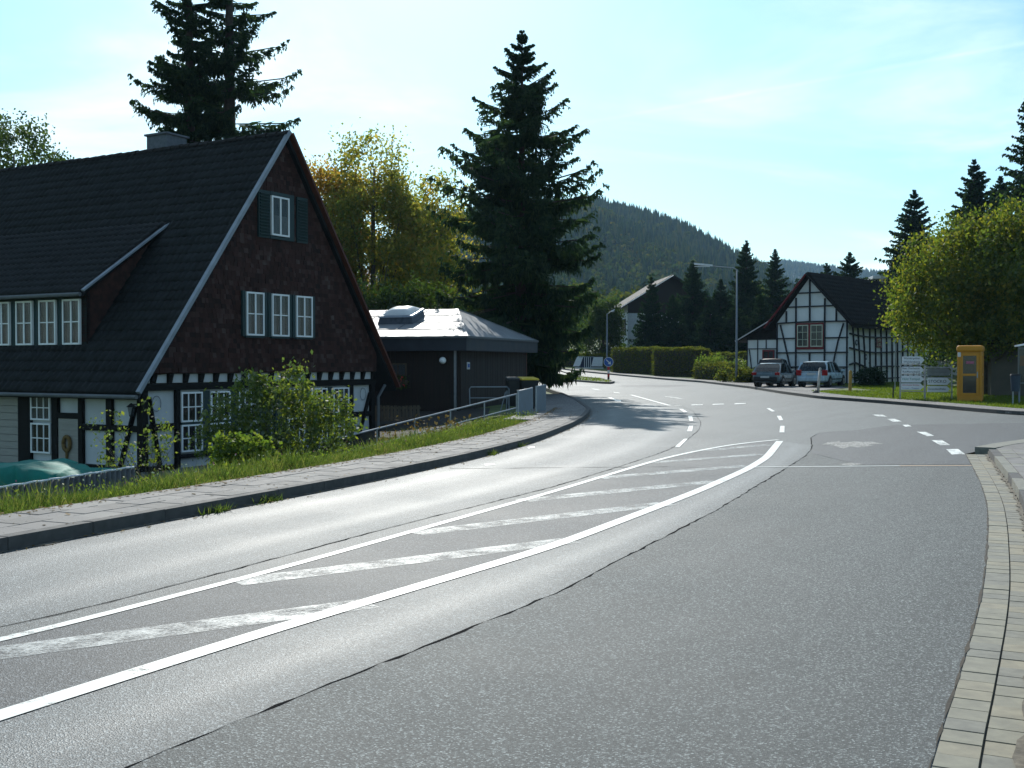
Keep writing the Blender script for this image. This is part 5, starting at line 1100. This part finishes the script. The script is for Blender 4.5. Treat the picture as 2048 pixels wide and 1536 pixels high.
# ------------------------------------------------------------------ telephone booth, signs, street furniture
by = 44.5
bo = thing('telephone_booth', 'yellow telephone booth with rounded roof and dark glass panes', 'telephone booth', (px(1941, by), by, zr(by) + .10), R(-27))
box('base', M['phone'], bo, -.46, .46, -.46, .46, -.05, .22, .03); box('roof', M['phone'], bo, -.50, .50, -.50, .50, 1.98, 2.26, .09)
for sx_ in (-1, 1):
    for sy_ in (-1, 1): box('corner_post', M['phone'], bo, sx_ * .36, sx_ * .47, sy_ * .36, sy_ * .47, .2, 2.0, .03)
for ax in ('y', 'x'):
    for sg in (-1, 1):
        for z0, z1, nm in ((.22, .34, 'lower_rail'), (1.03, 1.12, 'middle_rail'), (1.84, 1.98, 'upper_rail')):
            a = (-.36, .36, sg * .40, sg * .45) if ax == 'y' else (sg * .40, sg * .45, -.36, .36); box(nm, M['phone'], bo, *a, z0, z1, .01)
        for k in (-1, 1):
            a = (k * .25, k * .36, sg * .405, sg * .445) if ax == 'y' else (sg * .405, sg * .445, k * .25, k * .36); box('stile', M['phone'], bo, *a, .34, 1.84, .01)
        for z0, z1 in ((.34, 1.03), (1.12, 1.84)):
            a = (-.26, .26, sg * .42, sg * .428) if ax == 'y' else (sg * .42, sg * .428, -.26, .26); box('pane', M['phone_glass'], bo, *a, z0, z1)
box('telephone', M['car_black'], bo, -.15, .15, .15, .38, .95, 1.5, .02); box('sticker', M['petal'], bo, -.14, .16, -.435, -.43, 1.52, 1.62); box('sticker', M['plate'], bo, -.45, -.33, -.478, -.472, 1.80, 1.98)
box('door_handle', M['steel'], bo, .27, .31, -.50, -.45, .95, 1.2)

sy = 46.5; sr = thing('direction_sign_rack', 'galvanised steel rack carrying two columns of arrow-shaped direction signs', 'sign rack', (px(1801, sy), sy, zr(sy) + .08), R(-10))
K = sy / F
for x, h in ((.0, 1.52), (1.0, 1.45), (2.08, 1.38)): MB().tube([(x, .05, -.3), (x, .05, h)], .03 if x != 1.0 else .045, 8).build('post', M['steel'], sr)
for z, x0, x1 in ((1.50, -.02, 1.0), (1.09, .0, 1.0), (.36, .0, 2.08), (1.38, 1.0, 2.1), (.95, 1.0, 2.08)): MB().tube([(x0, .05, z), (x1, .05, z - .03)], .022, 6).build('cross_bar', M['steel'], sr)
def text(s, x, z, h, m, parent, w=None):
    c = bpy.data.curves.new('lettering', 'FONT'); c.body = s; c.size = h * 1.35; c.align_x = 'CENTER'; c.extrude = .0015
    tmp = bpy.data.objects.new('tmp', c); me = bpy.data.meshes.new_from_object(tmp); bpy.data.objects.remove(tmp)
    xs = [v.co.x for v in me.vertices]; k = min(1.25, w / (max(xs) - min(xs))) if w else 1
    for v in me.vertices: v.co.x *= k
    o = put('lettering', me, m, parent); o.location = (x, -.032, z); o.rotation_euler = (math.pi / 2, 0, 0); return o
def arrow_sign(x0, z0, x1, z1, m, lines, label, num=None):
    t = thing('arrow_sign', label, 'direction sign', sr.location, sr.rotation_euler[2], 'arrow signs on the steel rack')
    c = (z0 + z1) / 2; MB().prism([(x0, -.03, z0), (x1 - .14, -.03, z0), (x1, -.03, c), (x1 - .14, -.03, z1), (x0, -.03, z1)], (0, .03, 0)).build('board', m, t)
    n = len(lines)
    for i, (s, mm, h) in enumerate(lines): text(s, (x0 + x1 - .14) / 2, z1 - (z1 - z0) * (i + .5) / n - h * .42, h, mm, t, (x1 - x0 - .22))
    for k in (.25, .75): MB().tube([(x0 + (x1 - x0) * k, .0, c), (x0 + (x1 - x0) * k, .05, c)], .012, 6).build('fixing', M['steel'], t)
I = M['ink']; SW = M['sign_white']
arrow_sign(.07, 1.53, .96, 1.83, SW, [('Wandergebiet', I, .085), ('Waldenberg', I, .085)], 'white arrow sign standing alone on top of the left column')
arrow_sign(.04, 1.11, .95, 1.40, SW, [('Rest. Oberhausen', I, .08), ('Reifferscheid', I, .08)], 'white arrow sign, second from the top of the left column')
arrow_sign(.03, .73, .95, 1.02, SW, [('Holz Tempel', M['ink_green'], .10)], 'white arrow sign with a green line of lettering')
arrow_sign(.03, .42, .94, .69, SW, [('Schreinerei Schmitz', M['ink_red'], .07), ('Fenster - Treppen', M['ink_blue'], .06)], 'white arrow sign with a red line of lettering')
arrow_sign(1.07, 1.02, 2.05, 1.33, M['sign_faded'], [('Wintersport', plain('faded_ink', (.11, .12, .12), .7, .1, 5), .08)], 'faded grey arrow sign at the top of the right column')
arrow_sign(1.09, .63, 2.02, .92, SW, [('STOCKO', I, .13)], 'white arrow sign reading STOCKO')
arrow_sign(1.09, .33, 2.0, .58, SW, [('Grenzlandhalle', I, .09)], 'white arrow sign lowest in the right column')
o = MB().tube([(px(1786, 47), 47, zr(47) - .2), (px(1787, 47), 47, zr(47) + .62)], .03, 6).build('marker_post', M['car_black']); tag(o, 'short dark stake in the lawn left of the direction signs', 'post')
o = MB().tube([(px(1790, 58), 58, zr(58) - .2), (px(1791, 58), 58, zr(58) + 2.75)], .035, 8).build('metal_pole', M['steel']); tag(o, 'slim grey pole in front of the cottage long wall', 'pole')
yy = 51.8; t = thing('bollard', 'pale slightly leaning bollard on the far footway with a dark foot', 'bollard', (*G(1636, 790), zr(yy) + .10))
MB().tube([(0, 0, 0), (.03, 0, .5), (.10, 0, 1.18)], [.07, .065, .06], 10).build('shaft', M['bollard'], t, True); MB().tube([(.10, 0, 1.18), (.105, 0, 1.27)], [.075, .03], 10).build('cap', M['bollard'], t); MB().tube([(-.28, 0, .0), (-.1, .0, .06), (.0, 0, .1)], [.03, .10, .08], 8).build('foot', M['kerb'], t)
g = G(1700, 787); t = thing('wooden_post', 'yellowish wooden post on the lawn right of the estate car', 'post', (*g, zr(g[1]) + .09)); MB().tube([(0, 0, -.2), (.02, 0, 1.02)], .085, 9).build('shaft', M['post_wood'], t); MB().tube([(.02, 0, 1.02), (.022, 0, 1.10)], [.085, .04], 9).build('top', M['post_wood'], t)

def lamp(label, x, y, h, arm, side=-1):
    t = thing('street_lamp', label, 'street lamp', (x, y, zr(y) + .05), 0, 'street lamps')
    MB().tube([(0, 0, -.2), (0, 0, h * .3), (0, 0, h)], [.085, .075, .045], 10).build('mast', M['grey_metal'], t, True)
    MB().tube([(0, 0, h - .02), (side * .25, 0, h + .12), (side * arm * .5, 0, h + .22), (side * arm, 0, h + .36)], [.04, .035, .03, .03], 8).build('arm', M['steel'], t, True)
    MB().add([(side * arm * .58, -.10, h + .22), (side * arm, -.13, h + .33), (side * arm, .13, h + .33), (side * arm * .58, .10, h + .22), (side * arm * .58, -.08, h + .33), (side * (arm + .04), -.08, h + .45), (side * (arm + .04), .08, h + .45), (side * arm * .58, .08, h + .33)], [(0, 1, 2, 3), (4, 5, 6, 7), (0, 1, 5, 4), (1, 2, 6, 5), (2, 3, 7, 6), (3, 0, 4, 7)]).build('lamp_head', M['panel_grey'], t)
    MB().box(min(side * arm * .64, side * arm), max(side * arm * .64, side * arm), -.08, .08, h + .19, h + .215).build('diffuser', M['globe'], t)
ly = 74.0; lamp('tall street lamp with a long arm reaching left over the road', px(1473, ly), ly, zt(541, ly) - zr(ly), 2.85)
lamp('plain grey street lamp mast left of the tall hedge', px(1214, 107), 107, 5.6, .7, 1)

# keep-right sign and things on the island
ty = 81.0; t = thing('keep_right_sign', 'round blue sign with a white arrow pointing down right on a striped post', 'traffic sign', (px(1217, ty), ty, zr(ty) + .08), R(-4)); K = ty / F
for i in range(4): MB().tube([(0, 0, i * .25), (0, 0, (i + 1) * .25 - .001)], .085, 10).build('band', M['red'] if i in (1, 3) else (M['sign_white'] if i == 2 else M['car_black']), t)
MB().tube([(0, 0, 1.0), (0, 0, 1.65)], .035, 8).build('post', M['steel'], t)
MB().tube([(0, -.03, 1.35), (0, -.05, 1.35)], .355, 28).build('disc_rim', M['sign_white'], t); MB().tube([(0, -.052, 1.35), (0, -.056, 1.35)], .325, 28).build('disc', M['sign_blue'], t)
def A2_(u, v): c, s_ = math.cos(R(-45)), math.sin(R(-45)); return (u * c - v * s_, -.062, 1.35 + u * s_ + v * c)
MB().prism([A2_(*q) for q in ((-.24, -.035), (.06, -.035), (.06, -.14), (.25, 0), (.06, .14), (.06, .035), (-.24, .035))], (0, .004, 0)).build('arrow', M['sign_white'], t)
t = thing('marker_post', 'black and white marker post on the island left of the blue sign', 'post', (px(1160, 92), 92, zr(92) + .08)); MB().tube([(0, 0, -.1), (0, 0, .9)], .06, 8).build('shaft', M['car_black'], t); MB().tube([(0, 0, .62), (0, 0, .74)], .064, 8).build('band', M['sign_white'], t)
t = thing('bollard', 'thin dark post at the roadside just past the grey gate', 'post', (px(1081, 43), 43, zr(43))); MB().tube([(0, 0, -.1), (0, 0, .62)], [.055, .04], 8).build('shaft', M['car_black'], t); MB().tube([(0, 0, .62), (0, 0, .68)], [.04, .01], 8).build('cap', M['car_black'], t)
ry = 112.0; t = thing('roadside_railing', 'grey roadside railing with two slanted panels and upright bars below the dark hedge', 'railing', (px(1146, ry), ry, zr(ry) + .10), R(-4)); q = ry / F
MB().prism([(0, 0, .25), (.70, .0, .25), (1.05, .18, 1.28), (.42, .18, 1.28)], (0, .06, 0)).build('panel', M['panel_grey'], t); MB().prism([(1.85, 0, .25), (3.0, 0, .25), (3.05, .15, 1.2), (2.1, .15, 1.2)], (0, .06, 0)).build('panel', M['panel_grey'], t)
for x in (1.18, 1.38, 1.58, 1.78): MB().box(x - .03, x + .03, .1, .16, .1, 1.2).build('bar', M['panel_grey'], t)
MB().box(.55, 2.15, .2, .24, .1, 1.22).build('backing', M['sign_blue_dark'], t); MB().box(.0, 3.1, .1, .17, .02, .14).build('rail', M['panel_grey'], t); MB().box(.6, 2.2, .1, .16, 1.18, 1.26).build('rail', M['grey_metal'], t)
t = thing('notice_box', 'small white box sign beside the far end of the island', 'sign', (px(1092, 118), 118, zr(118))); MB().tube([(0, 0, 0), (0, 0, .5)], .05, 6).build('post', M['steel'], t); box('cabinet', M['white_frame'], t, -.45, .45, -.2, .2, .4, 1.3, .03)

# shelter wall, notice case and litter bin at the right edge
t = thing('shelter', 'shaded brown shelter wall right of the telephone booth', 'shelter', (px(1982, 50), 50, zr(50) + .1), R(-12)); box('wall', M['brown_wall'], t, 0, 6.5, 0, .2, -.3, 2.35); box('roof', M['tile_brown'], t, -.4, 7, -.8, 1.6, 2.35, 2.55); box('side_wall', M['brown_wall'], t, 0, .2, .2, 2.4, -.3, 2.35)
t = thing('notice_case', 'glazed notice case with sloping white top and orange poster', 'notice board', (px(2036, 43), 43, zr(43) + .1), R(-14))
for x in (.05, 1.25): MB().tube([(x, 0, -.2), (x, 0, 2.25)], .035, 8).build('post', M['grey_metal'], t)
box('case', M['sign_faded'], t, 0, 1.3, -.05, .05, .75, 2.2); box('poster', M['orange'], t, .06, .26, -.058, -.052, 1.45, 1.85); box('poster', M['sign_white'], t, .32, .9, -.058, -.052, 1.0, 1.9); box('pane', M['glass'], t, .03, 1.27, -.085, -.08, .8, 2.1)
MB().prism([(-.08, -.3, 2.2), (1.4, -.3, 2.5), (1.4, -.3, 2.56), (-.08, -.3, 2.26)], (0, .6, 0)).build('top', M['white_frame'], t)
t = thing('litter_bin', 'dark blue litter bin on a post before the notice case', 'bin', (px(2029, 41.5), 41.5, zr(41.5) + .1)); MB().tube([(0, .12, -.1), (0, .12, 1.15)], .03, 8).build('post', M['steel'], t)
MB().tube([(0, -.08, .5), (0, -.08, 1.1)], [.15, .19], 12).build('body', plain('bin_blue', (.02, .035, .06), .5, .2, 5), t); MB().tube([(0, -.08, 1.1), (0, -.08, 1.16)], [.2, .17], 12).build('lid', M['car_black'], t)

# ------------------------------------------------------------------ ramp, handrail, gate, bins and garden things on the left
t = thing('handrail', 'galvanised steel handrail with two bars sloping down beside the verge', 'railing')
A, B_ = at(1033, 788, 33.2), at(600, 896, 28.3); A2v, B2v = at(1033, 815.5, 33.2), at(600, 929, 28.3)
MB().tube([A, A.lerp(B_, .5), B_], .026, 8).build('top_rail', M['steel'], t); MB().tube([A2v, A2v.lerp(B2v, .5), B2v], .022, 8).build('lower_rail', M['steel'], t)
for f in (.0, .17, .34, .51, .68, .85, 1.0): p = A.lerp(B_, f); MB().tube([p, p + Vector((0, 0, -1.0))], .024, 8).build('post', M['steel'], t)
t = thing('sheet_gate', 'grey sheet-metal gate of two panels beside the ramp', 'gate')
for (p0_, p1_, y0, y1, ta, tb, ba, bb_) in ((1036, 1064, 33.2, 34.6, 782, 776, 839, 831), (1072, 1090, 35.2, 36.2, 773.5, 770, 828, 820)):
    a, b, c, d = at(p0_, ba, y0), at(p1_, bb_, y1), at(p1_, tb, y1), at(p0_, ta, y0); nrm = (b - a).cross(d - a).normalized() * .03
    MB().prism([a, b, c, d], nrm).build('panel', M['grey_metal'], t, False)
    for e, f in ((a, d), (b, c)): MB().tube([e + Vector((0, 0, -.15)), f + Vector((0, 0, .03))], .035, 8).build('post', M['steel'], t)
    MB().tube([d, c], .02, 6).build('top_rail', M['steel'], t)
t = thing('tube_frame', 'bent steel tube barrier in front of the dark bungalow wall', 'barrier'); y = 36.5
MB().tube([at(940, 812, y), at(939, 778, y), at(942, 774, y), at(1014, 774, y), at(1018, 778, y), at(1018, 824, y)], .022, 8).build('frame', M['grey_metal'], t); MB().tube([at(940, 796, y), at(1018, 796, y)], .018, 6).build('cross_bar', M['grey_metal'], t)
MB().tube([at(1000, 826, 35.5), at(1011, 785, 35.5), at(1014, 781, 35.5), at(1013, 826, 35.5)], .02, 8).build('stay', M['grey_metal'], t)
def bin_(label, loc, rz, lid):
    t = thing('wheelie_bin', label, 'bin', loc, rz, 'wheelie bins by the gate')
    MB().add([(-.22, -.24, .1), (.22, -.24, .1), (.22, .22, .1), (-.22, .22, .1), (-.29, -.33, .98), (.29, -.33, .98), (.29, .30, .98), (-.29, .30, .98)], [(0, 3, 2, 1), (4, 5, 6, 7), (0, 1, 5, 4), (1, 2, 6, 5), (2, 3, 7, 6), (3, 0, 4, 7)]).build('body', M['bin_black'], t, False, .03)
    MB().add([(-.31, -.36, .985), (.31, -.36, .985), (.31, .33, 1.0), (-.31, .33, 1.0), (-.28, -.32, 1.05), (.28, -.32, 1.05), (.28, .30, 1.10), (-.28, .30, 1.10)], [(0, 3, 2, 1), (4, 5, 6, 7), (0, 1, 5, 4), (1, 2, 6, 5), (2, 3, 7, 6), (3, 0, 4, 7)]).build('lid', lid, t, False, .02)
    for s_ in (-1, 1): MB().tube([(s_ * .20, .24, .1), (s_ * .28, .24, .1)], .1, 12).build('wheel', M['tyre'], t)
    MB().tube([(-.22, .36, 1.0), (.22, .36, 1.0)], .018, 6).build('handle', M['bin_black'], t)
b0 = at(1056, 800, 37.0); bin_('wheelie bin with yellow lid behind the grey sheet gate', (b0.x, 37.0, .12), R(15), M['bin_yellow']); b1 = at(1030, 800, 37.2); bin_('black wheelie bin left of the yellow-lidded one', (b1.x, 37.2, .12), R(8), M['bin_black'])
t = thing('picket_fence', 'low fence of weathered brown boards between farmhouse and bungalow', 'fence'); y = 37.6
for i in range(12): a, b = at(750 + i * 7.6, 842, y), at(755.8 + i * 7.6, 811 + random.uniform(-1, 1), y); box('board', M['wood_old'], t, a.x, b.x, y, y + .025, a.z, b.z)
for pz_ in (816, 836): a, b = at(748, pz_, y + .03), at(842, pz_, y + .03); MB().beam(a, b, .03, .06).build('rail', M['wood_old'], t)
t = thing('tarpaulin_cover', 'crumpled green tarpaulin stretched over a frame at the left picture edge', 'tarpaulin'); y0 = 20.0
prof = [(-120, 942), (-60, 938), (0, 936), (28, 933), (60, 941), (95, 946), (112, 952), (126, 965)]; V, Q = [], []; nr = 14
for i in range(30):
    pp = np.interp(i / 29 * (len(prof) - 1), range(len(prof)), [p[0] for p in prof]); tt = np.interp(i / 29 * (len(prof) - 1), range(len(prof)), [p[1] for p in prof])
    for j in range(nr):
        f = j / (nr - 1); yy = y0 + (2.2 if pp < 60 else 2.0) * max(0, f - .45) / .55; p = at(pp, tt, y0); drop = max(0, .45 - f) / .45
        V.append((p.x + .06 * math.sin(7 * f + i * .5), yy + .05 * math.sin(i * 1.3 + j) - .25 * drop, p.z - drop * 1.0 + .018 * math.sin(i * .9 + j * 1.7) - .10 * max(0, f - .45)))
for i in range(29):
    for j in range(nr - 1): q_ = i * nr + j; Q.append((q_, q_ + 1, q_ + nr + 1, q_ + nr))
o = fastmesh('sheet', V, np.array(Q), m=M['tarp'], parent=t); o.data.polygons.foreach_set('use_smooth', [True] * len(Q)); sd = o.modifiers.new('solid', 'SOLIDIFY'); sd.thickness = .01
t2 = thing('green_cover', 'flat dark green cover lying low in front of the farmhouse door', 'tarpaulin'); a, b, c, d = at(118, 951, 21.5), at(272, 942, 22.5), at(270, 936, 24.5), at(110, 934, 24.5)
MB().prism([a, b, c, d], (0, 0, -.6)).build('sheet', M['tarp'], t2, False, .05)
t = thing('corrugated_edging', 'pale corrugated sheet edging between the garden and the verge', 'edging'); V, Q = [], []
pa, pb = at(-160, 1000, 16.2), at(268, 935, 19.2); n = 260
for i in range(n):
    p = pa.lerp(pb, i / (n - 1)); w_ = .022 * math.sin(i * .9); V += [(p.x + w_, p.y - w_, p.z + .012 * math.sin(i * .31)), (p.x + w_, p.y - w_, p.z - 1.2)]
for i in range(n - 1): Q.append((2 * i, 2 * i + 1, 2 * i + 3, 2 * i + 2))
o = fastmesh('sheet', V, np.array(Q), m=M['corrugated'], parent=t); sd = o.modifiers.new('solid', 'SOLIDIFY'); sd.thickness = .012
MB().tube([pa.lerp(pb, i / 40) + Vector((0, 0, .012 + .006 * math.sin(i * 1.7))) for i in range(41)], .018, 6).build('edge_strip', M['white_frame'], t)

# soil sheet below the verge, the shadow there put into its dark colour
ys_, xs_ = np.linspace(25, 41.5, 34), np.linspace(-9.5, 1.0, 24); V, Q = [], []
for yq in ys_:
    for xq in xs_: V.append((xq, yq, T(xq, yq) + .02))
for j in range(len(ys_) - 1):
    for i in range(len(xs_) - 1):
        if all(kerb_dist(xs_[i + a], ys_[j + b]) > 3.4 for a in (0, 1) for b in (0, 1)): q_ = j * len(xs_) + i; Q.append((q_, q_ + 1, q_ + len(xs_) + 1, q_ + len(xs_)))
struct(fastmesh('shaded_yard', V, np.array(Q), m=plain('shade_dark_soil', (.018, .015, .012), .9, .4, 4, .02)))

# ------------------------------------------------------------------ the air
hz = MB().box(-1700, 2200, -30, 3300, -4.5, 210).build('haze', None); tag(hz, kind='stuff'); tag(hz, 'thin pale blue haze in the valley air', 'haze')
m = bpy.data.materials.new('haze'); m.use_nodes = True; N, L = m.node_tree.nodes, m.node_tree.links; N.clear(); oo = N.new('ShaderNodeOutputMaterial'); pv = N.new('ShaderNodeVolumePrincipled')
pv.inputs['Color'].default_value = (.45, .72, 1, 1); pv.inputs['Density'].default_value = 0.00009; pv.inputs['Anisotropy'].default_value = .3; L.new(pv.outputs[0], oo.inputs['Volume']); hz.data.materials.append(m)
